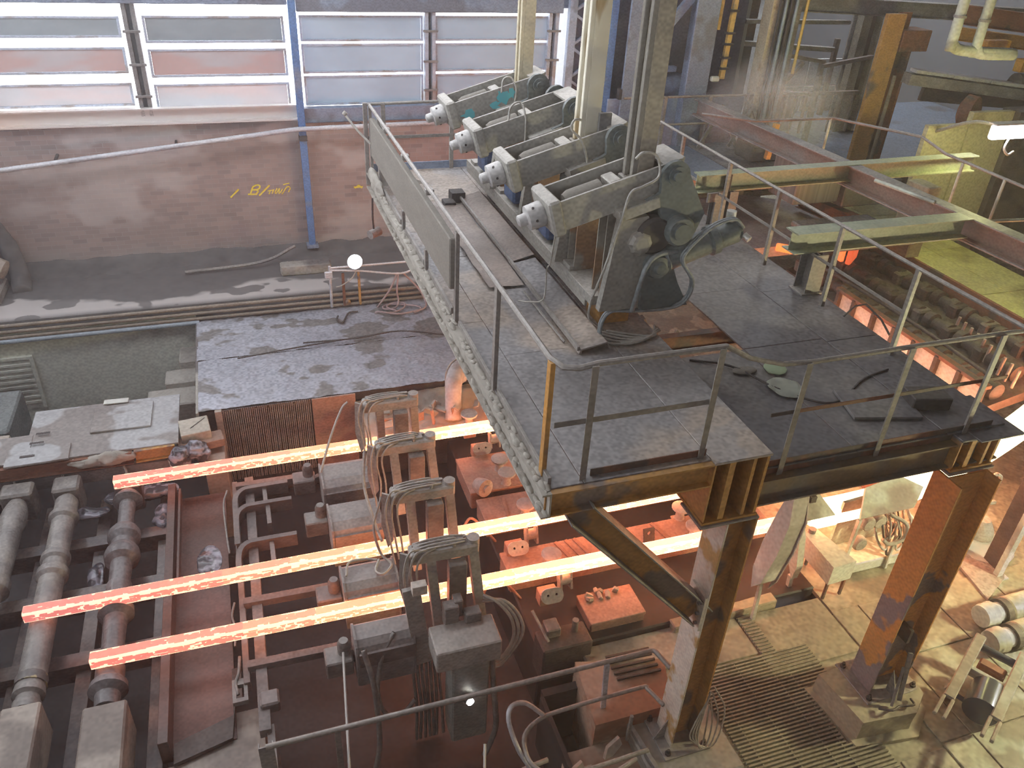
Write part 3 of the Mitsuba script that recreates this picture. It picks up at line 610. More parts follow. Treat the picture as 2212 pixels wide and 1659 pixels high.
    part(k, 'upright', MB().ibeam((3.48, Y - 0.22, 4.45), (3.48, Y - 0.22, 5.45), 0.20, 0.26, up=(0, 1, 0)) if i else MB().ibeam((3.46, Y + 0.35, 4.45), (3.46, Y + 0.35, 5.45), 0.20, 0.2, up=(0, 1, 0)), 'm_upright', 'rusty brown upright under the trough')
    if i: part(k, 'motor', MB().box(3.30, 3.66, Y + 0.42, Y + 0.82, 4.49, 4.86, 0.03), 'm_motor_blue', 'dark blue motor housing under the trough')
    return k
M('m_knob', dusty((0.42, 0.41, 0.40), (0.34, 0.33, 0.32), (0.52, 0.49, 0.46), 6.0, 0.6), 0.5)
M('m_pale_metal', (0.55, 0.55, 0.5), 0.35, 0.3)
M('m_upright', paint((0.24, 0.13, 0.06), (0.17, 0.10, 0.06), (0.20, 0.18, 0.15), 2.5), 0.6)
M('m_motor_blue', dusty((0.05, 0.085, 0.17), (0.04, 0.06, 0.12), (0.2, 0.2, 0.2), 3.0, 0.4), 0.5)
M('m_turquoise', (0.10, 0.42, 0.46), 0.5)
MY = (6.48, 7.72, 8.95, 10.2)
for i, lab in enumerate(('nearest of the four tilted trough machines on the platform, with a green-grey crank lever', 'second tilted trough machine from the front, under the pale cream mast', 'third tilted trough machine from the front, the one without a mast',
                         'farthest tilted trough machine, with turquoise paint showing on its side')):
    km = machine(i, MY[i], lab)
    if i == 3:
        ps = MB()
        for (x, z, w, h) in ((0.66, -0.13, 0.2, 0.15), (0.54, -0.18, 0.14, 0.1), (0.16, -0.19, 0.16, 0.12), (0.78, -0.1, 0.08, 0.1)):
            c = np.array([2.72, MY[3] - 0.002, 5.58]) + np.array([ca, 0, sa]) * x + np.array([-sa, 0, ca]) * z
            pts = [(w * (0.5 + 0.16 * nr.randn()) * math.cos(t), h * (0.5 + 0.16 * nr.randn()) * math.sin(t)) for t in np.linspace(0, 2 * math.pi, 14)[:-1]]
            ps.plate(sg.Polygon(pts).buffer(0.004).buffer(0), ((ca, 0, sa), (-sa, 0, ca)), c, 0.002)
        part(km, 'bare_paint', ps, 'm_turquoise', 'patches of turquoise paint')

# masts rising out of the troughs
def mast(x, y, w, d, z0, mat, label, slot='m_rail'):
    k = thing('mast', label, 'mast')
    part(k, 'column', MB().box(x + 0.05, x + w, y - d / 2, y + d / 2, z0, 9.6, 0.006), mat)
    part(k, 'guide_bar', MB().box(x, x + 0.05, y - d / 2, y - d / 2 + 0.055, z0 - 0.02, 9.6, 0.005), slot)
    part(k, 'guide_bar', MB().box(x, x + 0.05, y + d / 2 - 0.055, y + d / 2, z0 - 0.02, 9.6, 0.005), slot)
    part(k, 'foot', MB().box(x - 0.03, x + w + 0.04, y - d / 2 - 0.03, y + d / 2 + 0.03, z0 - 0.14, z0 - 0.02, 0.01), 'm_machine')
    return k
M('m_mast_dust', dusty((0.27, 0.235, 0.175), (0.21, 0.18, 0.14), (0.3, 0.28, 0.24), 2.0, 0.4), 0.65)
M('m_mast_pale', lambda p, n, uv: mix(mix((0.66, 0.63, 0.52), (0.50, 0.45, 0.34), fbm(p.x * 4, p.y * 4, p.z * 3, 3)), (0.33, 0.24, 0.12), smoothstep(0.6, 0.75, fbm(p.x * 7, p.y * 7, p.z * 1.2, 3))), 0.55)
mk1 = mast(3.50, 6.73, 0.22, 0.21, 5.72, 'm_mast_dust', 'dusty brown mast with two guide bars rising from the nearest machine', 'm_crust_light')
mk2 = mast(3.48, 7.96, 0.22, 0.20, 5.72, 'm_mast_pale', 'whitish flaking mast rising from the second machine from the front', 'm_mast_pale')
mk3 = mast(3.64, 10.45, 0.19, 0.18, 5.72, 'm_cream', 'cream yellow mast rising from the farthest machine', 'm_cream')
part(mk2, 'tag_plate', MB().box(3.66, 3.80, 7.80, 7.84, 5.82, 6.02, 0.004), 'm_steel', 'small plate clamped to the mast')

# hoses and cables of the machines
def hose(name, pts, r, label, mat='m_hose', cat='hose', group=None, n=8):
    return solo(name, MB().tube(pts, r, n), mat, label, cat, group, smooth=True)
M('m_hose', dusty((0.36, 0.34, 0.30), (0.28, 0.265, 0.24), (0.42, 0.40, 0.36), 8.0, 0.5), 0.6)
M('m_hose_grey', dusty((0.20, 0.22, 0.225), (0.16, 0.175, 0.18), (0.30, 0.31, 0.31), 8.0, 0.5), 0.55)
hose('cable', [(3.42, 6.44, 5.96), (3.48, 6.42, 6.02), (3.62, 6.42, 5.98), (3.66, 6.4, 5.80), (3.50, 6.38, 5.72), (3.38, 6.38, 5.66), (3.31, 6.36, 5.4), (3.20, 6.36, 4.95), (3.12, 6.4, 4.6), (3.16, 6.5, 4.35), (3.3, 6.6, 4.2), (3.4, 6.6, 4.12)], 0.013, 'pale cable looped over the rim of the nearest trough and down to the deck')
hose('cable', [(3.42, 7.72, 5.98), (3.33, 7.69, 5.99), (3.30, 7.68, 5.9), (3.42, 7.66, 5.78), (3.50, 7.65, 5.55), (3.5, 7.65, 5.4)], 0.013, 'pale cable hanging over the side of the second trough from the front')
hose('cable', [(3.05, 8.97, 5.66), (3.08, 8.98, 5.82), (3.2, 9.0, 5.86), (3.25, 8.94, 5.7), (3.25, 8.92, 5.4), (3.23, 8.9, 5.2)], 0.012, 'thin cable arching over the third trough from the front')
hose('cable', [(3.35, 10.18, 5.7), (3.38, 10.2, 5.86), (3.48, 10.2, 5.88), (3.55, 10.18, 5.74), (3.53, 10.17, 5.55)], 0.012, 'thin cable arching over the side of the farthest trough')
for j in range(2):
    dy = 0.035 * j
    hose('hydraulic_hose', [(4.64, 6.36 - dy, 5.26), (4.5, 6.34 - dy, 5.36), (4.25, 6.32 - dy, 5.30), (4.02, 6.30 - dy, 5.1), (3.98, 6.28 - dy, 4.98), (4.12, 6.28 - dy, 4.78), (4.12, 6.32 - dy, 4.56), (3.98, 6.38 - dy, 4.44), (3.6, 6.44 - dy, 4.42), (3.38, 6.48 - dy, 4.42), (3.3, 6.5 - dy, 4.3), (3.3, 6.52 - dy, 4.12)], 0.017, ('inner', 'outer')[j] + ' of the twin grey hydraulic hoses from the nearest actuator down along its base', 'm_hose_grey', 'hose', 'hoses of the nearest actuator')
hose('hydraulic_hose', [(3.95, 6.34, 5.06), (3.72, 6.30, 5.06), (3.60, 6.28, 4.95), (3.56, 6.3, 4.7), (3.55, 6.35, 4.45)], 0.024, 'single grey hose bent over the hinge bracket of the nearest machine', 'm_hose_grey')
hose('cable', [(2.72, 6.5, 5.26), (2.78, 6.7, 4.9), (2.93, 7.15, 4.6), (2.9, 7.1, 4.3), (2.8, 7.25, 4.2), (2.75, 7.45, 4.12)], 0.008, 'thin wire hanging from the blue motor of the nearest machine to the deck', 'm_hose')
cb = thing('cable_bundle', 'tangle of hoses and rubble at the foot of the nearest machine', 'hoses')
for j in range(5):
    part(cb, 'hose', MB().tube([(3.2 + 0.05 * j, 6.55, 4.1 + 0.01 * j), (3.4 + 0.08 * j, 6.38 + 0.03 * j, 4.08), (3.7 + 0.05 * j, 6.35 + 0.02 * j, 4.09), (4.0, 6.5 + 0.03 * j, 4.1)], 0.016, 6), 'm_hose', smooth=True)
# what lies in the slot right of the machines
sb = thing('slot_beam', 'rusty beams and scrap seen deep in the slot between the machines and the dark right deck', 'beams')
for j in range(5):
    part(sb, 'beam', MB().ibeam((4.1 + 0.2 * j, 6.4, 3.15 - 0.05 * j), (4.2 + 0.2 * j, 9.5, 3.15 - 0.05 * j), 0.14, 0.08), 'm_rust')
for j in range(14):
    x, y = 4.15 + 0.8 * nr.rand(), 6.6 + 1.6 * nr.rand()
    part(sb, 'scrap', MB().frame_box(np.array([x, y, 3.3]), trimesh.transformations.random_rotation_matrix(nr.rand(3))[:3, :3], (0.3 * nr.rand() + 0.08, 0.1, 0.04), 0.004), 'm_rust' if j % 2 else 'm_machine')
# ---------------------------------------------------------------- the glowing billets
GL = 2.6
def glow(rgb, s=1.0, w=1.0):
    return {'type': 'area', 'sampling_weight': float(w), 'radiance': {'type': 'rgb', 'value': [float(c) * s * GL for c in rgb]}}
M('m_hot', (0.25, 0.12, 0.08), 0.8)
HOT = [(2.6, 1.0, 0.72), (3.6, 1.3, 0.72), (6.5, 2.1, 0.85), (10.5, 2.9, 1.15), (13.0, 3.8, 1.5)]
def heat(x):
    """the heat of the steel rises towards the cutting torches and the caster on the right"""
    t = np.clip((x + 2.6) / 6.6 * 4, 0, 3.999)
    i = int(t)
    return np.array(HOT[i]) * (1 - t + i) + np.array(HOT[i + 1]) * (t - i)
def billet(label, x0, x1, y, z, yaw, cuts, s=0.145):
    k = thing('billet', label, 'billet')
    dirn = np.array([math.cos(yaw), math.sin(yaw), 0])
    side = np.array([-math.sin(yaw), math.cos(yaw), 0])
    o = np.array([x0, y, z - s / 2])
    h, c = s / 2, 0.012
    sec = [(-h + c, -h), (h - c, -h), (h, -h + c), (h, h - c), (h - c, h), (-h + c, h), (-h, h - c), (-h, -h + c)]
    xs = [x0] + [c_ for c_ in cuts if x0 < c_ < x1] + [x1]
    for a, b in zip(xs[:-1], xs[1:]):
        m = MB().prof(o + dirn * (a - x0), o + dirn * (b - x0), sec)
        part(k, 'section', m, 'm_hot', emitter=glow(heat((a + b) / 2), 1.0, 0.8))
        # scale: cooler skins lying on the top and the near side
        sk = MB()
        A = np.stack([dirn, side, [0, 0, 1.0]])
        n = int((b - a) * 210)
        for _ in range(n):
            t = a + (b - a) * nr.rand(); l = min(0.02 + 0.09 * nr.rand(), b - a)
            t = min(max(t, a + l / 2), b - l / 2)
            if nr.rand() < 0.66:
                w = 0.015 + 0.045 * nr.rand(); yy = -h + 0.016 + w / 2 + (s - 0.03 - w) * nr.rand()
                sk.frame_box(o + dirn * (t - x0) + side * yy + np.array([0, 0, h + 0.001]), A, (l, w, 0.004))
            else:
                w = 0.01 + 0.03 * nr.rand(); zz = -h + 0.016 + w / 2 + (s - 0.035 - w) * nr.rand()
                sk.frame_box(o + dirn * (t - x0) - side * (h + 0.001) + np.array([0, 0, zz]), A, (l, 0.004, w))
        hh = heat((a + b) / 2)
        cool = 0.33 + 0.3 * min(max((a + b) / 2 + 1.5, 0) / 5, 1)
        part(k, 'scale', sk, 'm_hot', 'flakes of cooler scale', stuff=True, emitter=glow(hh * [cool, cool * 0.66, cool * 0.8], 1.0, 0.15))
    return k
billet('farthest glowing billet, its pink end by the rollers, its hot end under the platform', -2.17, 6.4, 9.80, 0.80, 0.0, (-1.4, -0.6, 0.2, 1.0, 1.8, 2.6))
billet('middle glowing billet, reaching farthest left over the rollers', -2.94, 5.5, 7.58, 0.80, -0.002, (-2.2, -1.5, -0.8, 0.0, 0.8, 1.6, 2.4, 3.2))
billet('nearest glowing billet, passing behind the front orange column', -2.17, 6.9, 6.70, 0.80, -0.012, (-1.4, -0.6, 0.2, 1.0, 1.8, 2.6, 3.4))
# strands still curving down out of the caster, right of the platform
def strand(label, pts, cooler=1.0, radius=0.09):
    k = thing('strand', label, 'strand')
    m = MB().tube(np.array(pts), radius, 8)
    part(k, 'body', m, 'm_hot', smooth=35, emitter=glow(np.array([13.0, 4.0, 1.6]) * cooler, 1.0, 1.5))
    return k
M('m_roll', dusty((0.17, 0.155, 0.14), (0.11, 0.10, 0.095), (0.27, 0.25, 0.23), 5.0, 0.4), 0.45)
M('m_roll_dark', dusty((0.075, 0.065, 0.065), (0.11, 0.10, 0.10), (0.16, 0.15, 0.15), 4.0, 0.4), 0.4)
M('m_chute', dusty((0.095, 0.045, 0.036), (0.065, 0.04, 0.034), (0.12, 0.07, 0.06), 2.0, 0.3), 0.5)
M('m_beige', conc_fn((0.33, 0.28, 0.235), (0.28, 0.24, 0.20), (0.17, 0.14, 0.12), 1.5), 0.6)

# ---------------------------------------------------------------- rollers on the left
def roller(label, x, y0, y1, prof, mat):
    k = thing('roller', label, 'roller')
    part(k, 'shaft', MB().lathe((x, y1, 0.52), (x, y0, 0.52), prof, 24), mat, smooth=30)
    return k
L = 9.95 - 6.38
def P_(y): return (9.95 - y) / L
k = roller('thick dusty roller second from the left edge, carrying the end of the middle billet', -2.80, 6.38, 9.95,
           [(0, .10), (P_(9.8), .10), (P_(9.78), .145), (P_(9.5), .145), (P_(9.47), .185), (P_(9.40), .18), (P_(9.36), .14), (P_(8.72), .138), (P_(8.7), .17), (P_(8.62), .172), (P_(8.58), .14), (P_(8.46), .14), (P_(8.43), .18), (P_(8.33), .182), (P_(8.28), .143), (P_(6.72), .143), (P_(6.7), .15), (P_(6.58), .16), (P_(6.55), .12), (P_(6.5), .12), (P_(6.48), .14), (1, .13)], 'm_roll')
part(k, 'far_bearing', MB().box(-2.98, -2.64, 9.86, 10.2, 0.2, 0.68, 0.03), 'm_roll')
part(k, 'collar', MB().lathe((-2.8, 6.82, 0.52), (-2.8, 6.7, 0.52), [(0, 0.155), (0.3, 0.165), (0.7, 0.155), (1, 0.165)], 24), 'm_yellow_worn', 'worn yellowish collar', smooth=30)
M('m_yellow_worn', paint((0.42, 0.34, 0.16), (0.2, 0.17, 0.13), (0.10, 0.09, 0.085), 9.0, 0.4, 0.5), 0.5)
part(k, 'near_housing', MB().box(-2.99, -2.62, 3.9, 6.38, 0.15, 0.66, 0.02), 'm_beige', 'beige bearing housing')
k = roller('dusty roller cut by the left edge of the photograph', -3.42, 6.4, 9.95,
           [(0, .10), (0.06, .15), (0.12, .17), (0.16, .14), (0.42, .14), (0.44, .17), (0.48, .17), (0.5, .10), (0.62, .10), (0.64, .14), (1, .14)], 'm_roll')
part(k, 'far_bearing', MB().box(-3.62, -3.22, 9.9, 10.2, 0.2, 0.68, 0.03), 'm_roll')
k = roller('dark flanged roller third from the left, under the ends of the far and near billets', -2.02, 6.2, 9.75,
           [((9.75 - y) / 3.55, r) for y, r in ((9.75, .12), (9.62, .19), (9.58, .19), (9.53, .105), (9.02, .10), (9.0, .16), (8.92, .2), (8.82, .2), (8.74, .15), (8.66, .15), (8.58, .2), (8.5, .215), (8.42, .20), (8.36, .13), (8.0, .125), (7.98, .145), (7.62, .145), (7.6, .19), (7.5, .2), (7.44, .13), (7.0, .12), (6.75, .12), (6.72, .15), (6.55, .15), (6.5, .19), (6.42, .2), (6.36, .13), (6.2, .12))], 'm_roll_dark')
part(k, 'far_bearing', MB().box(-2.2, -1.85, 9.75, 10.05, 0.2, 0.66, 0.03), 'm_roll_dark')
part(k, 'near_housing', MB().box(-2.22, -1.80, 3.9, 6.18, 0.1, 0.64, 0.02), 'm_beige', 'beige bearing housing')
k = thing('roller_frame', 'dark girders and wet steelwork under the left rollers', 'frame')
for y in (8.25, 9.2, 7.2):
    part(k, 'cross_beam', MB().bar((-4.6, y, 0.12), (-1.5, y, 0.12), 0.2, 0.26), 'm_dark_wet')
for x in (-3.1, -2.4, -1.6):
    part(k, 'long_beam', MB().bar((x, 4.0, 0.0), (x, 10.2, 0.0), 0.16, 0.3), 'm_dark_wet')
part(k, 'slag', rough(trimesh.Trimesh(ico.vertices * [0.5, 0.16, 0.06] + [-1.9, 9.95, 0.35], ico.faces), 0.08, 6, 0.07, 31), 'm_wet', smooth=True)
part(k, 'slag', rough(trimesh.Trimesh(ico.vertices * [0.10, 0.3, 0.05] + [-2.4, 8.55, 0.18], ico.faces), 0.05, 7, 0.06, 32), 'm_wet', smooth=True)
part(k, 'slag', rough(trimesh.Trimesh(ico.vertices * [0.14, 0.25, 0.06] + [-1.6, 9.5, 0.25], ico.faces), 0.07, 7, 0.06, 33), 'm_wet', smooth=True)
part(k, 'slag', rough(trimesh.Trimesh(ico.vertices * [0.3, 0.12, 0.05] + [-2.6, 9.75, 0.3], ico.faces), 0.05, 7, 0.06, 35), 'm_wet', smooth=True)
M('m_dark_wet', dusty((0.05, 0.04, 0.04), (0.09, 0.07, 0.06), (0.10, 0.09, 0.09), 4.0, 0.4), 0.28)
M('m_wet', lambda p, n, uv: mix((0.05, 0.05, 0.06), (0.22, 0.22, 0.26), smoothstep(0.45, 0.6, fbm(p.x * 9, p.y * 9, p.z * 9, 3))), 0.2)

# red-brown chute and the beige block at its near end
k = thing('chute', 'red-brown steel chute between the left rollers and the skid frames', 'chute')
part(k, 'panel', MB().bar((-1.12, 5.72, 0.16), (-1.12, 9.9, 0.16), 0.68, 0.03), 'm_chute')
part(k, 'lip', MB().bar((-1.47, 5.66, 0.30), (-1.47, 9.9, 0.30), 0.10, 0.34), 'm_chute')
part(k, 'lip_plate', MB().bar((-1.36, 7.85, 0.42), (-1.36, 9.75, 0.42), 0.03, 0.14), 'm_chute')
part(k, 'end_step', MB().plate([(-1.4, 5.56), (-0.82, 5.70), (-0.78, 6.1), (-0.70, 6.12), (-0.70, 6.6), (-0.8, 6.6), (-0.8, 5.98), (-1.4, 5.8)], ((1, 0, 0), (0, 1, 0)), (0, 0, 0.18), 0.05), 'm_dark')
part(k, 'wet_slag', rough(trimesh.Trimesh(ico.vertices * [0.16, 0.3, 0.012] + [-1.02, 8.5, 0.178], ico.faces), 0.02, 8, 0.05, 34), 'm_wet', smooth=True)
k = thing('foundation_block', 'beige foundation block at the near end of the red-brown chute', 'block')
part(k, 'block', MB().plate([(-1.7, 3.8), (-0.5, 3.8), (-0.5, 6.05), (-0.8, 6.05), (-0.84, 5.72), (-1.35, 5.58), (-1.66, 5.6)], ((1, 0, 0), (0, 1, 0)), (0, 0, -0.9), 1.06), 'm_beige')

# skid frames with rounded corners between the strands
def skid(yc, x1, label, zz=0.5, drop=0.75, x0=-0.62):
    k = thing('skid_frame', label, 'frame')
    path = [(x0, yc - drop, zz), (x0, yc - 0.3, zz), (x0 + 0.03, yc - 0.12, zz), (x0 + 0.12, yc - 0.02, zz), (x0 + 0.25, yc, zz), (x1, yc, zz)]
    pts = spline(np.array(path, float), 4)
    m = MB()
    for a, b in zip(pts[:-1], pts[1:]): m.bar(a, b + (b - a) * 0.05, 0.03, 0.2, b=0)
    part(k, 'rail', m, 'm_skid')
    m = MB()
    for a, b in zip(pts[:-1], pts[1:]): m.bar(a + [0, 0, 0.1], b + (b - a) * 0.05 + [0, 0, 0.1], 0.07, 0.02, b=0)
    part(k, 'flange', m, 'm_skid')
    part(k, 'stub', MB().box(x1 - 0.35, x1 - 0.29, yc - 0.4, yc, zz - 0.1, zz + 0.06), 'm_skid')
    return k
M('m_skid', dusty((0.15, 0.12, 0.11), (0.105, 0.088, 0.082), (0.22, 0.19, 0.18), 4.0, 0.5), 0.55)
skid(9.38, 0.1, 'farthest of the dark skid frames with rounded corners, just below the far billet')
skid(9.0, 0.12, 'second dark skid frame with a rounded corner, below the far billet')
skid(8.27, 0.12, 'third dark skid frame with a rounded corner, just above the middle billet', drop=0.55)
k = thing('guide_rails', 'long pair of brown guide rails running under the billets beside the chute', 'rails')
part(k, 'rail', MB().bar((-0.62, 6.15, 0.42), (-0.62, 9.7, 0.42), 0.07, 0.14), 'm_skid')
part(k, 'rail', MB().bar((-0.47, 5.5, 0.44), (-0.42, 9.75, 0.44), 0.12, 0.12), 'm_skid')
part(k, 'link', MB().plate(sg.box(0, 0, 0.16, 0.3).difference(sg.box(0.04, 0.05, 0.12, 0.22)), ((1, 0, 0), (0, 1, 0)), (-0.78, 5.95, 0.40), 0.06), 'm_roll')
part(k, 'bracket', MB().box(-0.5, -0.3, 5.75, 5.95, 0.4, 0.56, 0.02), 'm_skid')
part(k, 'post', MB().box(-0.46, -0.38, 5.0, 5.6, -0.4, 0.44), 'm_skid')
for y in (9.55, 7.3, 6.35):
    part(k, 'tie', MB().bar((-0.6, y, 0.5), (0.5, y - 0.02, 0.5), 0.1, 0.1), 'm_skid')
hose('cable', [(-0.72, 9.45, 0.55), (-0.78, 9.2, 0.5), (-0.76, 8.6, 0.45), (-0.74, 8.3, 0.42)], 0.014, 'thin cable hanging beside the rounded skid frames above the middle billet', 'm_roll')
hose('cable', [(-0.70, 7.3, 0.55), (-0.74, 7.15, 0.5), (-0.72, 7.0, 0.45), (-0.73, 6.75, 0.42)], 0.014, 'thin cable hanging between the middle and the near billet beside the guide rails', 'm_roll')
hose('cable', [(-0.68, 6.5, 0.52), (-0.70, 6.3, 0.5), (-0.74, 6.2, 0.46), (-0.72, 6.05, 0.45)], 0.018, 'frayed cable beside the square link under the near billet', 'm_roll')

# hood boxes standing between the strands, with stop blocks at their left ends
def hood(yc, label, d, z=0.92, round_=True, mat='m_skid_grey'):
    k = thing('hood_box', label, 'box')
    pr = [(-d / 2, 0.3), (-d / 2, z - 0.1), (-d / 2 + 0.05, z - 0.03), (-d / 4, z + 0.02), (d / 4, z + 0.02), (d / 2 - 0.04, z - 0.04), (d / 2, z - 0.12), (d / 2, 0.3)]
    part(k, 'shell', MB().prof((0.56, yc, 0), (1.2, yc, 0), pr), mat)
    part(k, 'rib', MB().prof((0.545, yc, 0), (0.57, yc, 0), [(a * 1.06, b + 0.02) for a, b in pr]), mat)
    part(k, 'rib', MB().prof((1.18, yc, 0), (1.205, yc, 0), [(a * 1.06, b + 0.02) for a, b in pr]), mat)
    part(k, 'front_channel', MB().channel((0.58, yc - d / 2 - 0.02, 0.72), (1.2, yc - d / 2 - 0.02, 0.72), 0.2, 0.06, side=-1), 'm_skid')
    return k
M('m_skid_grey', dusty((0.20, 0.185, 0.18), (0.16, 0.15, 0.145), (0.30, 0.27, 0.25), 3.0, 0.6), 0.6)
hood(9.0, 'dark rounded hood box between the far billet and the second torch frame', 0.62)
hood(8.12, 'hood box lit pink from below, just above the middle billet', 0.6)
hood(7.0, 'grey hood box between the middle and the near billet', 0.5)
hood(6.12, 'grey hood box below the near billet, beside the nearest torch frame', 0.42)
def stop(x, y, label, mat='m_skid'):
    k = thing('stop_block', label, 'block')
    part(k, 'block', MB().box(x, x + 0.3, y - 0.13, y + 0.13, 0.42, 0.66, 0.015), mat)
    part(k, 'pin', MB().lathe((x + 0.22, y + 0.02, 0.5), (x + 0.22, y + 0.02, 0.84), [(0, 0.075), (0.85, 0.075), (1, 0.05)], 16), mat, smooth=35)
    part(k, 'arm', MB().bar((x + 0.28, y, 0.55), (0.56, y, 0.6), 0.08, 0.1), mat)
stop(0.18, 9.36, 'small stop block with a pin under the far billet')
stop(0.25, 8.45, 'stop block with a pale capped pin between the far and the middle billet', 'm_roll')
stop(0.24, 7.06, 'stop block with a rounded pin just below the middle billet')
stop(0.22, 6.12, 'stop block with a rounded pin just below the near billet', 'm_roll')

# ---------------------------------------------------------------- cutting torch frames, one over each strand
M('m_torch', dusty((0.30, 0.285, 0.26), (0.24, 0.23, 0.21), (0.42, 0.39, 0.35), 5.0, 0.6), 0.6)
def torch(y, zt, label, lean, zb, seed):
    rr_ = random.Random(seed)
    k = thing('torch_frame', label, 'cutting machine')
    x0, x1 = 1.22, 1.98
    part(k, 'crossbeam', MB().bar((x0, y, zt), (x1, y - 0.01, zt), 0.20, 0.15, b=0.02), 'm_torch')
    part(k, 'beam_end', MB().cyl((x1 - 0.05, y - 0.02, zt - 0.08), (x1 - 0.05, y - 0.02, zt + 0.12), 0.07), 'm_torch', smooth=35)
    part(k, 'upright', MB().bar((x1 - 0.06, y - 0.05, zt - 0.05), (x1, y - lean, zb), 0.105, 0.12, up=(0, 1, 0)), 'm_torch')
    part(k, 'upright', MB().bar((x0 + 0.22, y - 0.05, zt - 0.05), (x0 + 0.26, y - lean, zb), 0.105, 0.11, up=(0, 1, 0)), 'm_torch')
    part(k, 'torch_block', MB().box(x0 + 0.4, x0 + 0.6, y - 0.2, y - 0.08, zb + 0.32, zt - 0.08, 0.01), 'm_roll')
    part(k, 'nozzle', MB().cyl((x0 + 0.46, y - 0.16, zb + 0.12), (x0 + 0.46, y - 0.16, zb + 0.4), 0.03), 'm_pale_metal', smooth=35)
    part(k, 'side_plate', MB().plate([(0, 0), (0.1, -0.02), (0.12, -0.72), (0.05, -0.85), (-0.02, -0.5)], ((0.9, -0.43, 0), (0, 0, 1)), (x0 - 0.10, y - 0.02, zt + 0.1), 0.025), 'm_torch', 'narrow hanging side plate')
    hz = part(k, 'hose_rack', MB().bar((x0 + 0.05, y + 0.02, zt + 0.09), (x1 - 0.15, y + 0.02, zt + 0.09), 0.12, 0.025), 'm_torch')
    for j in range(4):
        dy = 0.045 * j - 0.07
        pts = [(x1 - 0.12 - 0.15 * rr_.random(), y + dy * 0.7, zt + 0.11), (x0 + 0.45, y + dy, zt + 0.12 + 0.02 * rr_.random()), (x0 + 0.14, y + dy, zt + 0.11), (x0 + 0.02, y + dy - 0.02, zt + 0.04), (x0 - 0.01 - 0.03 * rr_.random(), y + dy - 0.08, zt - 0.16 - 0.15 * rr_.random())]
        part(hz, 'hose', MB().tube(pts, 0.010, 6), 'm_hose', smooth=True)
    for j in range(3):
        xh = x0 - 0.06 + 0.07 * j
        part(k, 'drop_hose', MB().tube([(xh + 0.2, y - 0.06, zt + 0.1), (xh + 0.05, y - 0.10, zt + 0.14 - 0.04 * j), (xh - 0.03, y - 0.14, zt - 0.1), (xh + 0.02 - 0.04 * rr_.random(), y - 0.18, zt - 0.45), (xh - 0.05 + 0.1 * rr_.random(), y - 0.28, zt - 0.75 - 0.15 * rr_.random())], 0.012, 6), 'm_hose', smooth=True)
    m = MB()
    for j in range(4): m.cyl((x0 + 0.2 + 0.14 * j, y - 0.06 + 0.1 * (j % 2), zt + 0.06), (x0 + 0.2 + 0.14 * j, y - 0.06 + 0.1 * (j % 2), zt + 0.11), 0.022, n=6)
    part(k, 'bolt', m, 'm_torch', stuff=False)
    return k
torch(9.28, 1.78, 'farthest cutting torch frame, over the far billet', -0.1, 0.95, 1)
torch(8.27, 1.78, 'second cutting torch frame from the back, hung with pale hoses', 0.25, 0.85, 2)
torch(7.28, 1.8, 'third cutting torch frame from the back, standing over the middle billet', 0.2, 0.75, 3)
k4 = torch(6.24, 1.82, 'nearest cutting torch frame, over the near billet with a tall grey cabinet below', 0.35, 0.72, 4)
part(k4, 'arm_plate', MB().bar((1.18, 6.0, 1.58), (1.30, 5.95, 0.42), 0.19, 0.06, up=(0, 1, 0)), 'm_torch', 'long pale arm plate')
part(k4, 'cap_plate', MB().box(1.18, 1.34, 5.9, 6.0, 1.55, 1.68), 'm_palepaint', 'whitish plate at the head of the arm')
part(k4, 'cabinet', MB().box(1.50, 1.92, 5.42, 5.75, -0.45, 0.84, 0.02), 'm_cabinet', 'tall grey-green cabinet')
part(k4, 'cabinet_head', MB().box(1.32, 2.04, 5.40, 5.8, 0.86, 1.16, 0.015), 'm_torch')
M('m_cabinet', dusty((0.19, 0.195, 0.17), (0.15, 0.155, 0.14), (0.3, 0.29, 0.26), 2.0, 0.5), 0.5)
for (x, y, z, w, h) in ((1.5, 5.85, 1.25, 0.16, 0.3), (1.72, 5.8, 1.22, 0.18, 0.14), (1.62, 5.9, 1.3, 0.1, 0.25)):
    part(k4, 'valve_block', MB().box(x, x + w, y - 0.08, y + 0.05, z - h / 2, z + h / 2, 0.01), 'm_roll')
hb = thing('hose_bundle', 'bundle of hanging hoses below the arm of the nearest torch frame', 'hoses')
for j in range(7):
    x = 1.17 + 0.05 * j
    part(hb, 'hose', MB().tube([(x, 5.95, 0.5), (x + 0.01, 5.93, 0.1), (x + 0.02 + 0.02 * rnd.random(), 5.9, -0.3), (x + 0.05 * rnd.random(), 5.85, -0.85)], 0.02, 7), 'm_roll', smooth=True)
hl = thing('hose_loops', 'loops of pale hose at the right of the nearest torch frame', 'hoses')
for j in range(3):
    part(hl, 'hose', MB().tube([(1.98, 5.95, 1.3 - 0.05 * j), (2.12 + 0.04 * j, 5.85, 1.25), (2.26 + 0.05 * j, 5.75, 1.05), (2.26 + 0.05 * j, 5.65, 0.85), (2.12, 5.55, 0.72 - 0.06 * j), (1.98, 5.5, 0.72 - 0.05 * j)], 0.02, 7), 'm_hose', smooth=True)
hose('drain_pipe', [(1.96, 5.5, 0.8), (2.0, 5.45, 0.2), (2.03, 5.42, -0.3), (1.98, 5.4, -0.55), (1.88, 5.35, -0.75)], 0.035, 'pipe dropping from the right side of the grey cabinet into the pit', 'm_roll')
hose('cable', [(0.55, 8.95, 1.0), (0.75, 9.25, 1.35), (0.95, 9.5, 1.62), (1.05, 9.55, 1.7)], 0.018, 'hose slanting from the dark hood box up to the farthest torch frame', 'm_hose')
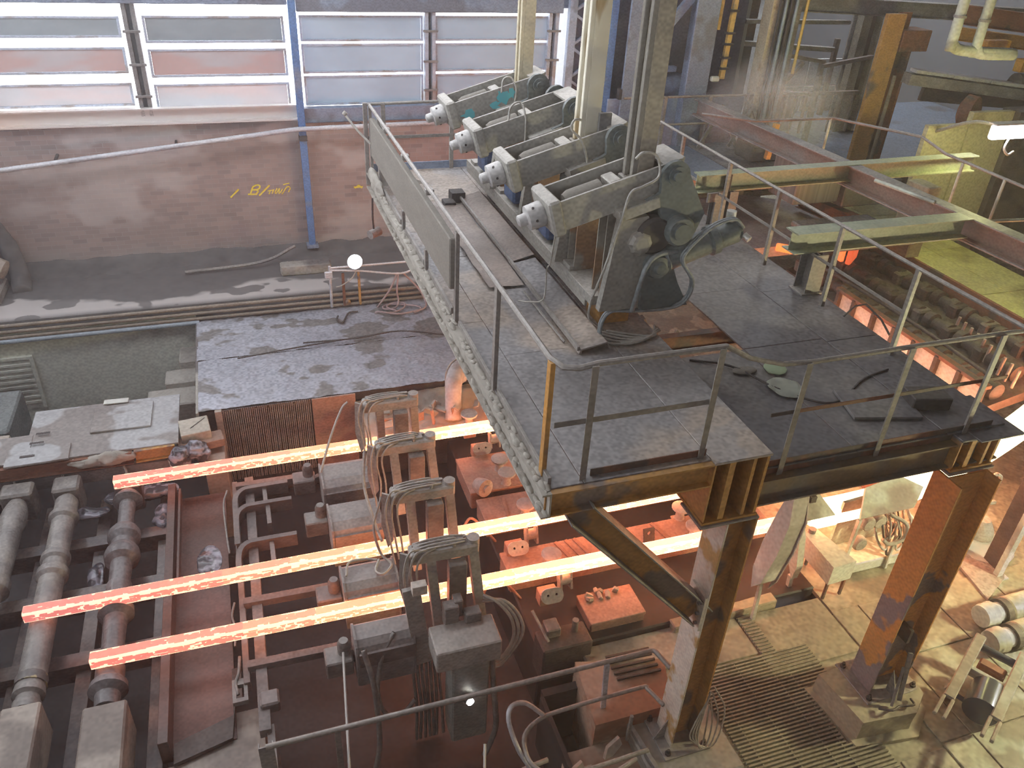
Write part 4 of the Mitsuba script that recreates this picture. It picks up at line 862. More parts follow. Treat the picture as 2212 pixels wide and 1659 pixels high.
hose('cable', [(1.08, 8.3, 1.75), (1.02, 8.1, 1.4), (1.05, 7.8, 1.15), (1.1, 7.6, 0.98), (1.13, 7.5, 0.9)], 0.02, 'pale hose hanging down from the second torch frame to the middle billet', 'm_hose')
hose('cable', [(1.12, 7.35, 1.75), (1.0, 7.25, 1.4), (1.05, 7.15, 1.05), (1.15, 7.0, 0.98), (1.02, 6.85, 1.0), (0.95, 6.95, 0.98), (1.02, 7.1, 1.0)], 0.016, 'thin hose hanging in a loop beside the grey hood box', 'm_hose')
hose('cable', [(0.60, 6.95, 0.98), (0.66, 7.12, 1.02), (0.85, 7.15, 1.0), (1.0, 7.12, 0.98)], 0.014, 'thin hose lying on the grey hood box', 'm_hose')
hose('cable', [(0.62, 5.85, 0.95), (0.68, 5.7, 0.6), (0.70, 5.6, 0.1), (0.68, 5.5, -0.3), (0.6, 5.4, -0.6)], 0.032, 'thick hose hanging from the near hood box into the pit', 'm_roll')
hose('cable', [(0.98, 6.0, 0.95), (0.82, 5.9, 0.7), (0.74, 5.8, 0.3), (0.80, 5.7, 0.0), (1.0, 5.7, -0.05), (1.15, 5.75, 0.05)], 0.026, 'thick hose sagging between the near hood box and the hanging hoses', 'm_roll')
for (x0, y0, z0, x1, y1, z1, lab) in ((0.42, 6.05, 0.75, 0.16, 3.6, 0.45, 'taut thin rope running down in front of the near billet'), (1.60, 4.55, 0.75, 1.28, 3.5, 0.45, 'taut thin rope running down beside the grey cabinet')):
    hose('rope', [(x0, y0, z0), ((x0 + x1) / 2, (y0 + y1) / 2, (z0 + z1) / 2 - 0.01), (x1, y1, z1)], 0.014, lab, 'm_rope', 'rope')
M('m_rope', (0.42, 0.40, 0.38), 0.7)
# ---------------------------------------------------------------- ledge, pit and covers on the left
M('m_sheen', lambda p, n, uv: mix(mix((0.25, 0.26, 0.295), (0.36, 0.37, 0.41), fbm(p.x * 1.3, p.y * 1.6, 0.0, 4)), (0.15, 0.14, 0.13), smoothstep(0.54, 0.62, fbm(p.x * 1.7 + 5, p.y * 2.4, 0.0, 4)) * 0.9) * (0.75 + 0.5 * noise(p.x * 28, p.y * 28, 0.0)),
  lambda p, n, uv: 0.28 + 0.35 * fbm(p.x * 3, p.y * 3, 0.0, 3), bump=lambda p, n, uv: fbm(p.x * 11, p.y * 11, p.z * 11, 4), bscale=0.03)
M('m_plate', lambda p, n, uv: mix(mix((0.17, 0.15, 0.14), (0.225, 0.205, 0.19), fbm(p.x * 2.2, p.y * 2.2, 0.0, 3)), (0.31, 0.31, 0.31), smoothstep(0.54, 0.62, fbm(p.x * 1.6 + 2.2, p.y * 2.0, 0.0, 3))) * (0.85 + 0.3 * noise(p.x * 30, p.y * 30, p.z * 30)), 0.4)
M('m_yellow_beam', paint((0.45, 0.24, 0.06), (0.36, 0.18, 0.05), (0.18, 0.12, 0.09), 4.0), 0.5)
k = thing('cover_slab', 'large crusted steel cover with a blue sheen below the ledge, before the row of bars', 'cover plate')
def crusted(x0, x1, y0, y1, seed):
    return grid_sheet(x0, x1, y0, y1, 0.0, int((x1 - x0) / 0.035), int((y1 - y0) / 0.035), 0.035, 3.6, seed, lambda x, y: 1.0 + 0.02 * np.maximum(0, meshkit.noise(np.stack([x * 14, y * 14, x * 0], -1), seed) - 0.55))
part(k, 'sheet', crusted(-1.05, 3.7, 12.42, 13.86, 2), 'm_sheen', smooth=True)
part(k, 'sheet', crusted(-1.03, 3.7, 10.86, 12.40, 3), 'm_sheen', smooth=True)
part(k, 'edge', MB().box(-1.07, -1.03, 10.85, 13.86, 0.6, 0.99), 'm_concrete')
part(k, 'under_box', MB().box(-1.03, 3.7, 10.95, 13.86, -0.8, 0.93, 0), 'm_dark')
for s in ((1.05, 10.95, 1.45, 11.05), (-0.2, 12.5, 3.5, 12.7)):
    pass
hose('cable', [(0.7, 12.55, 1.05), (1.6, 12.45, 1.08), (2.4, 12.5, 1.1), (3.3, 12.1, 1.1), (3.7, 12.0, 1.1)], 0.014, 'dark cable lying across the crusted cover towards the platform', 'm_dark')
hose('cable', [(-0.4, 12.25, 1.06), (0.6, 12.38, 1.07), (1.5, 12.5, 1.06), (2.2, 12.55, 1.07)], 0.012, 'thin dark cable along the joint of the crusted cover', 'm_dark')
hose('cable', [(1.42, 13.45, 1.03), (1.38, 13.3, 1.04), (1.46, 13.15, 1.04), (1.62, 13.5, 1.04), (1.8, 13.55, 1.03)], 0.016, 'short curl of black hose at the back of the crusted cover', 'm_dark')
k = thing('bar_curtain', 'upright row of thin grey bars hanging from the front edge of the crusted cover', 'bars')
m = MB()
for i in range(44):
    x = -0.68 + 0.03 * i
    m.bar((x, 10.84 + 0.012 * nr.rand(), 0.985), (x + 0.004 * nr.randn(), 10.83, -0.35), 0.016, 0.02, up=(0, 1, 0), b=0)
part(k, 'bars', m, 'm_bars', stuff=True)
part(k, 'end_post', MB().box(-0.80, -0.70, 10.8, 10.9, -0.5, 1.0), 'm_beige')
part(k, 'top_rail', MB().box(-0.72, 1.3, 10.84, 10.9, 0.93, 0.985), 'm_dark')
part(k, 'plate', MB().box(0.64, 1.32, 10.82, 10.85, -0.5, 0.99), 'm_hotplate', 'brown plate at the right end of the bars')
M('m_bars', dusty((0.21, 0.19, 0.185), (0.15, 0.135, 0.13), (0.3, 0.3, 0.3), 6.0, 0.3), 0.45)
M('m_hotplate', dusty((0.27, 0.165, 0.12), (0.20, 0.125, 0.10), (0.34, 0.235, 0.19), 3.0, 0.5), 0.65)
k = thing('pit_plates', 'overlapping dusty steel plates covering the pit left of the timber blocks', 'cover plates')
def slab(k, x0, x1, y0, y1, z, yaw=0.0, t=0.03, name='plate', mat='m_plate', label=None):
    c, s = math.cos(yaw), math.sin(yaw)
    return part(k, name, MB().frame_box(np.array([(x0 + x1) / 2, (y0 + y1) / 2, z - t / 2]), np.array([[c, s, 0], [-s, c, 0], [0, 0, 1]]), (x1 - x0, y1 - y0, t), 0.004), mat, label)
slab(k, -3.35, -1.32, 10.30, 11.62, 0.90)
slab(k, -2.52, -1.70, 10.80, 11.48, 0.935, -0.02)
slab(k, -4.4, -3.28, 10.32, 10.98, 0.91, 0.02)
slab(k, -3.55, -2.75, 10.24, 10.62, 0.93, 0.02)
slab(k, -2.4, -2.05, 11.5, 11.62, 0.955, -0.05, 0.02, 'strip', 'm_pale_metal', 'bright metal strip')
m = MB()
for (x, y) in ((-3.15, 10.95), (-3.2, 10.72), (-3.28, 10.42)): m.box(x - 0.09, x + 0.09, y - 0.02, y + 0.02, 0.935, 0.94, 0)
part(k, 'slot', m, 'm_dark')
k = thing('pit_beam', 'brown beam along the front of the dusty pit plates', 'beam')
part(k, 'web', MB().ibeam((-4.4, 10.33, 0.77), (-1.95, 10.31, 0.77), 0.2, 0.14), 'm_rust')
part(k, 'slag', rough(trimesh.Trimesh(ico.vertices * [0.45, 0.1, 0.1] + [-2.35, 10.27, 0.8], ico.faces), 0.07, 6, 0.06, 41), 'm_crust', smooth=True)
k = thing('pit_beam', 'pale-topped dark channel just behind the far bearings of the left rollers', 'beam')
part(k, 'channel', MB().channel((-4.4, 10.36, 0.5), (-1.2, 10.30, 0.5), 0.2, 0.1, side=-1), 'm_steel')
for x in (-3.5, -2.9, -2.1, -1.5):
    part(k, 'pipe_stub', MB().tube([(x, 10.3, 0.62), (x + 0.03, 10.22, 0.55), (x, 10.15, 0.4)], 0.018, 6), 'm_hose', smooth=True)
solo('beam_end', MB().ibeam((-1.92, 10.3, 0.78), (-1.38, 10.32, 0.78), 0.2, 0.12), 'm_yellow_beam', 'short orange-yellow beam end beside the dusty pit plates', 'beam')
k = thing('timber_block', 'pale cracked timber block on the corner beside the dusty pit plates', 'timber')
part(k, 'block', rough(MB().frame_box(np.array([-1.1, 10.62, 0.86]), np.array([[0.99, 0.12, 0], [-0.12, 0.99, 0], [0, 0, 1]]), (0.42, 0.42, 0.16), 0.01), 0.006, 5, 0.1, 7), 'm_timber')
part(k, 'crack', MB().bar((-1.15, 10.55, 0.945), (-0.95, 10.78, 0.945), 0.014, 0.006), 'm_dark')
M('m_timber', conc_fn((0.40, 0.36, 0.29), (0.32, 0.28, 0.23), (0.2, 0.16, 0.13), 2.0), 0.8)
k = thing('timber_block', 'lower orange-edged timber beam under the cracked block', 'timber')
part(k, 'block', MB().bar((-1.35, 10.42, 0.72), (-0.72, 10.52, 0.72), 0.26, 0.14, b=0.01), 'm_hotplate')
k = thing('slag_clump', 'bluish wet clump of slag beside the timber blocks', 'slag')
part(k, 'clump', rough(trimesh.Trimesh(ico.vertices * [0.13, 0.16, 0.25] + [-1.33, 10.18, 0.62], ico.faces), 0.12, 7, 0.045, 42), 'm_wet', smooth=40)
part(k, 'clump', rough(trimesh.Trimesh(ico.vertices * [0.2, 0.12, 0.16] + [-1.12, 10.28, 0.7], ico.faces), 0.12, 8, 0.045, 43), 'm_wet', smooth=40)
k = thing('corner_wall', 'beige concrete corner below the left end of the row of bars', 'wall block')
part(k, 'block', MB().box(-1.02, -0.72, 10.1, 10.84, -0.9, 0.55, 0.01), 'm_beige')
for i, (x0, x1, y0, y1, z0, z1, lab) in enumerate(((-1.42, -1.08, 13.3, 13.85, 0.1, 0.52, 'upper of the three stepped concrete blocks at the left edge of the crusted cover'), (-1.66, -1.09, 12.85, 13.3, -0.2, 0.38, 'middle of the three stepped concrete blocks beside the crusted cover'),
                                                    (-1.95, -1.09, 12.3, 12.85, -0.6, 0.28, 'lowest of the three stepped concrete blocks, down in the pit'))):
    solo('step_block', rough(MB().box(x0, x1, y0, y1, z0, z1, 0.02), 0.015, 4, 0.12, 50 + i), 'm_concrete', lab, 'block', smooth=30)
k = thing('bearing_stand', 'grey-green and beige stand at the left edge, in front of the pit', 'stand')
part(k, 'body', MB().box(-4.6, -3.72, 11.4, 12.6, -0.6, 0.75, 0.03), 'm_green_machine')
part(k, 'front', MB().plate([(0, 0), (0.5, 0), (0.62, -0.7), (0, -0.7)], ((1, 0, 0), (0, 0, 1)), (-4.2, 11.35, 0.72), 0.3), 'm_beige')
k = thing('louvre_panel', 'slatted steel panel on the pit wall at the left edge', 'panel')
part(k, 'frame', MB().box(-4.9, -3.78, 13.84, 13.9, 0.6, 0.66).box(-3.84, -3.78, 13.84, 13.9, -0.4, 0.62).box(-4.9, -3.84, 13.87, 13.895, -0.4, 0.6, 0), 'm_pit_wall')
for i in range(8):
    part(k, 'slat', MB().bar((-4.9, 13.86, 0.5 - 0.11 * i), (-3.84, 13.86, 0.5 - 0.11 * i), 0.03, 0.05), 'm_pit_wall')
# pipes along the ledge
for i, (y, z, r, mat, x1, lab) in enumerate(((13.86, 1.26, 0.035, 'm_pipe_brown', 4.2, 'upper of the brown pipes along the ledge edge'), (13.84, 1.16, 0.03, 'm_pipe_brown', 4.2, 'middle of the brown pipes along the ledge edge'),
                                              (13.83, 1.06, 0.03, 'm_pipe_brown', 4.2, 'lowest of the brown pipes along the ledge edge'), (13.82, 0.99, 0.045, 'm_pipe_blue', -1.15, 'pale blue pipe along the top of the pit wall'))):
    solo('ledge_pipe', MB().tube([(-6, y, z), (-1, y, z + 0.01), (x1, y, z)], r, 8, False), mat, lab, 'pipe', smooth=True)
M('m_pipe_brown', dusty((0.20, 0.16, 0.12), (0.15, 0.12, 0.095), (0.30, 0.26, 0.21), 3.0, 0.5), 0.5)
M('m_pipe_blue', dusty((0.26, 0.32, 0.38), (0.2, 0.25, 0.3), (0.36, 0.40, 0.44), 3.0, 0.6), 0.4)
solo('wall_rubble', rough(MB().box(0.55, 1.5, 14.8, 15.05, 1.3, 1.5, 0.02), 0.03, 4, 0.08, 60), 'm_concrete', 'low grey block lying on the ledge below the brick wall', 'block', smooth=30)
k = thing('dirt_bank', 'dark dirt banked up along the foot of the brick wall', 'dirt')
labels[k]['kind'] = 'stuff'
scene[k] = shape(grid_sheet(-5, 6.3, 15.0, 16.0, 1.3, 160, 24, 0.07, np.array([2.5, 2.5, 1]), 12, lambda x, y: 0.22 * np.clip((y - 15.35) / 0.65, 0, 1) ** 1.5 - 0.05), 'm_dirt', True)
M('m_dirt', lambda p, n, uv: mix((0.075, 0.07, 0.07), (0.14, 0.13, 0.125), fbm(p.x * 4, p.y * 4, p.z * 4, 4)), 0.9)
solo('loose_plank', MB().tube([(-1.2, 15.25, 1.36), (0.2, 15.3, 1.42), (0.9, 15.5, 1.62)], 0.03, 6), 'm_steel', 'bent grey bar lying at the foot of the brick wall', 'bar')
k = thing('red_blue_machine', 'red and blue machine part cut by the left edge, on the ledge', 'machine')
part(k, 'red_case', MB().box(-5.3, -4.42, 15.0, 15.6, 2.35, 3.1, 0.05), 'm_red', 'red casing')
part(k, 'blue_case', MB().box(-5.3, -4.4, 15.0, 15.6, 1.5, 2.2, 0.06), 'm_blue', 'blue casing')
part(k, 'collar', MB().lathe((-4.5, 15.2, 1.9), (-4.12, 15.1, 1.75), [(0, 0.14), (0.3, 0.2), (1, 0.17)], 14), 'm_beige', smooth=35)
part(k, 'foot', MB().box(-5.3, -4.2, 14.6, 15.4, 1.3, 1.5, 0.03), 'm_steel')
M('m_red', paint((0.42, 0.10, 0.07), (0.32, 0.08, 0.06), (0.2, 0.15, 0.13), 2.0), 0.5)
solo('sooty_duct', rough(MB().tube([(-4.75, 15.9, 3.3), (-4.5, 15.88, 2.6), (-4.2, 15.85, 2.0), (-4.05, 15.6, 1.5), (-3.95, 15.1, 1.3)], 0.16, 10), 0.03, 4, 0.1, 63), 'm_dirt', 'sooty duct leaning on the brick wall at the left edge', 'duct', smooth=True)

# hand rail with the work lamp on the ledge
k = thing('ledge_rail', 'light hand rail of thin posts on the ledge edge, carrying a lit work lamp', 'railing')
part(k, 'post', MB().tube([(1.36, 13.8, 1.05), (1.37, 13.8, 1.88)], 0.025, 8, False), 'm_pipe_pale', 'pale post')
part(k, 'post', MB().bar((1.6, 13.8, 1.05), (1.6, 13.8, 1.72), 0.05, 0.03), 'm_rust')
part(k, 'post', MB().tube([(1.89, 13.8, 1.05), (1.89, 13.8, 1.74)], 0.025, 8, False), 'm_yellow_beam', 'yellow post')
part(k, 'rail', MB().tube([(1.36, 13.8, 1.84), (2.7, 13.8, 1.84), (4.0, 13.8, 1.84)], 0.022, 8, False), 'm_pipe_pale', smooth=True)
part(k, 'rail', MB().tube([(1.36, 13.8, 1.80), (1.9, 13.75, 1.76), (2.6, 13.7, 1.66), (2.9, 13.72, 1.7)], 0.02, 8), 'm_pipe_pale', smooth=True)
part(k, 'clamp', MB().frame_box(np.array([1.34, 13.78, 1.72]), np.eye(3), (0.14, 0.06, 0.12), 0.01), 'm_pipe_pale')
part(k, 'valve', MB().cyl((1.66, 13.74, 1.12), (1.66, 13.8, 1.14), 0.05), 'm_yellow_beam', 'yellow valve')
k = thing('work_lamp', 'small white work lamp shining on the ledge rail', 'lamp')
part(k, 'housing', MB().lathe((1.88, 13.84, 1.84), (1.82, 13.68, 1.98), [(0, 0.03), (0.4, 0.06), (0.8, 0.13), (1, 0.14)], 14, cap=False), 'm_pipe_pale')
part(k, 'lens', MB().lathe((1.835, 13.72, 1.945), (1.80, 13.63, 2.02), [(0, 0.12), (0.5, 0.12), (1, 0.07)], 14), 'm_pipe_pale', emitter=glow((7.0, 7.4, 8.2), 1.0, 0.5))
for j, pts in enumerate(([(2.6, 13.72, 1.68), (2.45, 13.7, 1.35), (2.2, 13.7, 1.0), (2.1, 13.6, 0.9), (2.15, 13.4, 1.06), (2.4, 13.3, 1.06), (2.65, 13.45, 1.06), (2.7, 13.65, 1.06), (2.5, 13.7, 1.06), (2.35, 13.55, 1.06), (2.5, 13.35, 1.06)],
                          [(2.62, 13.72, 1.66), (2.58, 13.7, 1.3), (2.6, 13.68, 1.1), (2.5, 13.5, 1.05), (2.3, 13.5, 1.05), (2.3, 13.62, 1.05), (2.5, 13.66, 1.05), (2.9, 13.5, 1.05), (2.95, 13.35, 1.05), (2.6, 13.25, 1.05), (2.35, 13.3, 1.05)],
                          [(2.7, 13.75, 1.66), (3.0, 13.75, 1.3), (3.12, 13.7, 1.06), (3.05, 13.4, 1.05), (2.8, 13.25, 1.05)])):
    solo('cable_coil', MB().tube(pts, 0.018, 7), 'm_cable_pink', ('pinkish cable hanging from the ledge rail and coiling on the crusted cover', 'second pinkish cable coiled inside the first below the ledge rail', 'mauve cable drooping from the ledge rail beside the platform edge')[j], 'cable', smooth=True)
M('m_cable_pink', (0.36, 0.27, 0.27), 0.6)
hose('cable', [(1.85, 13.8, 1.74), (1.75, 13.75, 1.62), (1.55, 13.7, 1.52), (1.45, 13.7, 1.5)], 0.012, 'short cable end dangling from the work lamp', 'm_hose')

# whitish elbow and rubble where the cover meets the platform
k = thing('elbow_duct', 'whitish bent sheet duct beside the platform edge, near the far billet', 'duct')
part(k, 'body', rough(MB().tube([(3.05, 10.9, 1.0), (3.0, 10.75, 1.25), (2.85, 10.5, 1.15), (2.8, 10.3, 0.6)], 0.14, 10), 0.015, 5, 0.08, 64), 'm_pale_sheet', smooth=True)
M('m_pale_sheet', conc_fn((0.48, 0.47, 0.47), (0.40, 0.39, 0.39), (0.28, 0.24, 0.22), 2.0), 0.6)
hose('cable', [(3.6, 11.3, 1.5), (3.3, 11.1, 1.35), (2.95, 10.9, 1.32), (2.82, 10.85, 1.15), (2.8, 10.8, 0.9)], 0.018, 'bent grey cable above the whitish duct by the platform edge', 'm_hose')
k = thing('rubble', 'heap of pale rubble and scrap between the far billet and the crusted cover', 'rubble')
part(k, 'heap', grid_sheet(1.3, 3.8, 10.1, 10.9, 0.55, 60, 24, 0.14, np.array([3, 3, 1]), 15, lambda x, y: 0.3 * np.clip((y - 10.1) / 0.8, 0, 1)), 'm_crust', smooth=True)
for j in range(16):
    part(k, 'piece', MB().frame_box(np.array([1.6 + 1.7 * nr.rand(), 10.15 + 0.5 * nr.rand(), 0.72 + 0.1 * nr.rand()]), trimesh.transformations.random_rotation_matrix(nr.rand(3))[:3, :3], (0.12 + 0.2 * nr.rand(), 0.1, 0.04), 0.006), 'm_crust' if j % 3 else 'm_hotplate')

# ---------------------------------------------------------------- run-out table right of the torches
k = thing('table_base', 'dark foundation under the glowing billets, lit red', 'foundation')
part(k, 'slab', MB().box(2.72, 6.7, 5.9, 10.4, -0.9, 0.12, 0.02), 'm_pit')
part(k, 'slab', MB().box(3.25, 4.9, 5.35, 5.9, -0.9, 0.04, 0.02), 'm_concrete', 'grey step')
def table(y0, y1, x0, x1, z, label):
    k = thing('table_plate', label, 'plate')
    part(k, 'top', MB().box(x0, x1, y0, y1, z - 0.05, z, 0.008), 'm_hotplate')
    part(k, 'side', MB().box(x0 + 0.03, x1, y0 + 0.03, y0 + 0.06, 0.1, z - 0.05).box(x0 + 0.02, x0 + 0.05, y0 + 0.06, y1, 0.1, z - 0.05), 'm_hotplate')
    return k
t1 = table(8.64, 9.5, 2.62, 6.6, 0.42, 'farthest rust-brown table plate between the strands')
t2 = table(8.0, 8.5, 2.66, 6.6, 0.42, 'rust-brown table plate just above the middle billet')
t3 = table(6.92, 7.38, 2.66, 6.6, 0.42, 'orange-lit table plate between the middle and the near billet')
t4 = table(6.0, 6.5, 3.42, 4.18, 0.30, 'pink-lit flat plate below the near billet')
for x in (3.45, 3.6, 3.72, 4.1, 4.4, 4.9):
    part(t3, 'strip', MB().bar((x + 0.12, 6.95, 0.43), (x, 7.36, 0.43), 0.05, 0.02), 'm_hotplate')
for x in (3.0, 3.5):
    part(t2, 'strip', MB().bar((x, 8.03, 0.43), (x + 0.05, 8.45, 0.43), 0.04, 0.02), 'm_hotplate')
part(t3, 'lug', MB().plate(sg.box(0, 0, 0.16, 0.22).difference(sg.Point(0.08, 0.15).buffer(0.03)), ((1, 0, 0), (0, 0.3, 0.95)), (4.62, 7.02, 0.42), 0.03), 'm_dark', 'dark lug with a hole')
for j in range(7):
    part(t4, 'rubble', MB().frame_box(np.array([3.5 + 0.5 * nr.rand(), 6.35 + 0.12 * nr.rand(), 0.33]), trimesh.transformations.random_rotation_matrix(nr.rand(3))[:3, :3], (0.1, 0.07, 0.05), 0.008), 'm_crust')
M('m_guide', dusty((0.34, 0.30, 0.28), (0.27, 0.235, 0.22), (0.42, 0.40, 0.38), 6.0, 0.5), 0.6)
def spool(x, y, z, label):
    k = thing('guide_roller', label, 'roller')
    part(k, 'cap', MB().lathe((x, y, z - 0.03), (x, y, z + 0.02), [(0, 0.10), (0.3, 0.135), (0.8, 0.135), (1, 0.12)], 20), 'm_guide', smooth=35)
    part(k, 'spool', MB().lathe((x, y, z - 0.22), (x, y, z - 0.03), [(0, 0.09), (0.2, 0.065), (0.8, 0.06), (1, 0.1)], 18), 'm_guide', smooth=35)
    part(k, 'foot', MB().box(x - 0.1, x + 0.1, y - 0.09, y + 0.09, 0.38, z - 0.21, 0.01), 'm_hotplate')
for x, y, lab in ((3.2, 9.08, 'upper grey disc-topped guide roller below the far billet'), (3.2, 8.74, 'lower grey disc-topped guide roller between the far and the middle billet'), (3.24, 8.0, 'disc-topped guide roller touching the far side of the middle billet'), (3.24, 6.98, 'disc-topped guide roller on the far side of the near billet'),
                  (3.0, 10.1, 'disc-topped guide roller behind the far billet'), (5.36, 7.36, 'disc-topped guide roller at the right end of the middle billet'), (5.36, 6.96, 'disc-topped guide roller beside the front column, behind the near billet')):
    spool(x, y, 0.62 if y < 9.9 else 0.8, lab)
def twin_cap(x, y, label):
    k = thing('twin_bearing', label, 'bearing')
    A = np.array([[1, 0, 0], [0, 0.55, 0.83]])
    ov = sg.box(-0.06, -0.01, 0.06, 0.01).buffer(0.085)
    for hx in (-0.055, 0.055): ov = ov.difference(sg.Point(hx, 0.01).buffer(0.016))
    part(k, 'cap', MB().plate(ov.simplify(0.002), A, (x, y, 0.6), 0.03), 'm_guide', 'oval cap with two holes')
    part(k, 'back', MB().plate(sg.box(-0.05, -0.01, 0.05, 0.01).buffer(0.07).simplify(0.003), A, (x + 0.0, y + 0.02, 0.585), 0.02), 'm_dark')
    part(k, 'block', MB().box(x - 0.12, x + 0.12, y + 0.06, y + 0.22, 0.36, 0.56, 0.01), 'm_hotplate')
    for s in (-1, 1):
        part(k, 'cheek', MB().bar((x + 0.28 + s * 0.07, y + 0.22, 0.42), (x + 0.28 + s * 0.07, y + 0.3, 0.66), 0.03, 0.12, up=(0, 1, 0)), 'm_guide')
    part(k, 'roller', MB().cyl((x + 0.2, y + 0.27, 0.54), (x + 0.36, y + 0.27, 0.54), 0.075, n=18), 'm_guide', smooth=35)
twin_cap(3.02, 9.42, 'pale twin bearing with two holes just below the far billet')
twin_cap(2.86, 7.22, 'pale twin bearing with two holes just below the middle billet')
twin_cap(3.0, 6.33, 'twin bearing in the red shade just below the near billet')
k = thing('end_roller', 'thick orange-lit roller end between the far and the middle billet', 'roller')
part(k, 'drum', MB().lathe((2.74, 8.72, 0.52), (2.84, 8.50, 0.56), [(0, 0.10), (0.5, 0.13), (0.8, 0.135), (0.82, 0.06), (1, 0.06)], 20), 'm_guide', smooth=35)
k = thing('pump_block', 'dark boxy pump in the red shade below the near billet', 'pump')
part(k, 'body', MB().box(2.72, 3.36, 5.78, 6.12, -0.3, 0.28, 0.02), 'm_dark')
part(k, 'head', MB().box(2.82, 3.0, 5.95, 6.15, 0.28, 0.42, 0.015).cyl((3.2, 6.0, 0.28), (3.2, 6.0, 0.46), 0.04), 'm_roll')
part(k, 'rod', MB().bar((2.72, 6.25, 0.5), (2.82, 5.9, 0.3), 0.03, 0.03), 'm_guide')
k = thing('hoop', 'two thin hoops standing in the dark gap right of the torch frames', 'hoop')
for y in (7.9, 6.8):
    part(k, 'ring', MB().tube([(2.2 + 0.05, y, 0.3), (2.4, y + 0.02, 0.62), (2.6, y, 0.4), (2.78, y, 0.12)], 0.02, 7), 'm_hotplate', smooth=True)
# ---------------------------------------------------------------- floor right of the front column
M('m_slab', floor_fn, lambda p, n, uv: 0.35 + 0.4 * fbm(p.x * 2.3, p.y * 2.3, 0.0, 3))
xs_, ys_ = (6.72, 7.15, 8.23, 9.3, 10.4, 11.5), (-1.0, 0.6, 2.2, 3.55, 4.66, 5.55)
for i in range(5):
    for j in range(5):
        part(fl, 'slab', MB().box(xs_[i] + 0.008, xs_[i + 1] - 0.008, ys_[j] + 0.008, ys_[j + 1] - 0.008, -0.05, 0.02 + 0.003 * ((i * 3 + j) % 3), 0.006), 'm_slab')
for (x0, x1, y0, y1) in ((4.72, 5.4, 5.22, 5.8), (5.42, 6.7, 4.9, 5.8), (4.6, 5.9, 5.82, 5.88), (6.1, 6.7, 1.8, 3.5), (4.3, 6.08, 1.8, 3.5)):
    part(fl, 'slab', MB().box(x0, x1, y0, y1, -0.03, 0.025, 0.006), 'm_slab')
solo('curb', rough(MB().bar((4.5, 5.86, 0.06), (6.05, 5.9, 0.06), 0.16, 0.16, b=0.015), 0.008, 5, 0.1, 71), 'm_curb', 'pale yellowish curb on the floor behind the front column', 'curb', smooth=30)
M('m_curb', conc_fn((0.40, 0.36, 0.24), (0.32, 0.29, 0.2), (0.2, 0.17, 0.13), 1.5), 0.7)
# bar grating over the drain
k = thing('grating', 'steel bar grating over the drain at the foot of the plinth', 'grating')
Y0 = 3.42
for i in range(39):
    y = Y0 + 0.046 * i
    x1 = 6.05 if y < 3.84 or y > 4.66 else 5.66
    part(k, 'bar', MB().box(4.42, x1, y - 0.011, y + 0.011, 0.0, 0.045, 0.002), 'm_grate')
m = MB()
for x in (4.6, 5.0, 5.4, 5.6):
    m.box(x - 0.008, x + 0.008, Y0, Y0 + 1.74, 0.0, 0.025, 0)
part(k, 'cross_rod', m, 'm_grate')
for i in range(15):
    part(k, 'tooth', MB().box(5.42 + 0.0 * i, 5.62, 5.2 + 0.05 * i, 5.225 + 0.05 * i, 0.0, 0.045, 0.002), 'm_grate')
M('m_grate', dusty((0.20, 0.19, 0.145), (0.14, 0.13, 0.105), (0.33, 0.31, 0.235), 3.0, 0.6), 0.4)
# plinth of the right column
k = thing('plinth', 'worn concrete plinth under the peeling right column', 'plinth')
pm = rough(MB().plate([(5.70, 4.56), (5.78, 3.86), (6.46, 3.80), (6.72, 3.98), (6.74, 4.62)], ((1, 0, 0), (0, 1, 0)), (0, 0, -0.02), 0.36), 0.014, 5, 0.09, 72)
part(k, 'block', pm, 'm_plinth', smooth=30)
part(k, 'skirt', rough(MB().plate([(5.62, 4.6), (5.72, 3.78), (6.5, 3.68), (6.85, 3.95), (6.85, 4.7)], ((1, 0, 0), (0, 1, 0)), (0, 0, -0.03), 0.08), 0.012, 5, 0.09, 73), 'm_plinth', smooth=30)
M('m_plinth', conc_fn((0.36, 0.335, 0.24), (0.28, 0.26, 0.19), (0.16, 0.14, 0.12), 1.5), 0.45)
k = thing('scrap_bars', 'small bars and bent wire leaning at the foot of the peeling right column', 'scrap')
part(k, 'bar', MB().bar((6.36, 3.98, 0.36), (6.44, 4.14, 0.95), 0.05, 0.03), 'm_steel')
part(k, 'bar', MB().bar((6.22, 3.94, 0.36), (6.4, 4.12, 0.75), 0.03, 0.03), 'm_steel')
part(k, 'wire', MB().tube([(6.05, 3.95, 0.37), (6.15, 3.86, 0.42), (6.3, 3.9, 0.38), (6.45, 3.86, 0.4), (6.5, 3.95, 0.37)], 0.014, 6), 'm_dark', smooth=True)
# base of the front column
k = thing('column_base', 'dirty steel base plate and mortar under the front column', 'base')
part(k, 'pad', rough(MB().box(3.36, 4.4, 3.95, 5.0, -0.25, 0.028, 0.02), 0.01, 5, 0.1, 74), 'm_concrete', smooth=30)
part(k, 'edge_bar', MB().bar((3.36, 4.92, 0.06), (3.44, 4.1, 0.06), 0.05, 0.06), 'm_steel')
for j in range(4):
    hose('column_wire', [(4.0, 4.33, 0.95 - 0.05 * j), (3.96 - 0.02 * j, 4.3, 0.6), (3.93 - 0.03 * j, 4.26, 0.3), (3.98 + 0.05 * j, 4.22, 0.12), (4.05 + 0.06 * j, 4.3, 0.28 + 0.1 * j), (4.04, 4.34, 0.7 + 0.1 * j)], 0.009, ('longest', 'second', 'third', 'shortest')[j] + ' of the thin wire loops hanging at the foot of the front column', 'm_hose', 'wire', n=6)

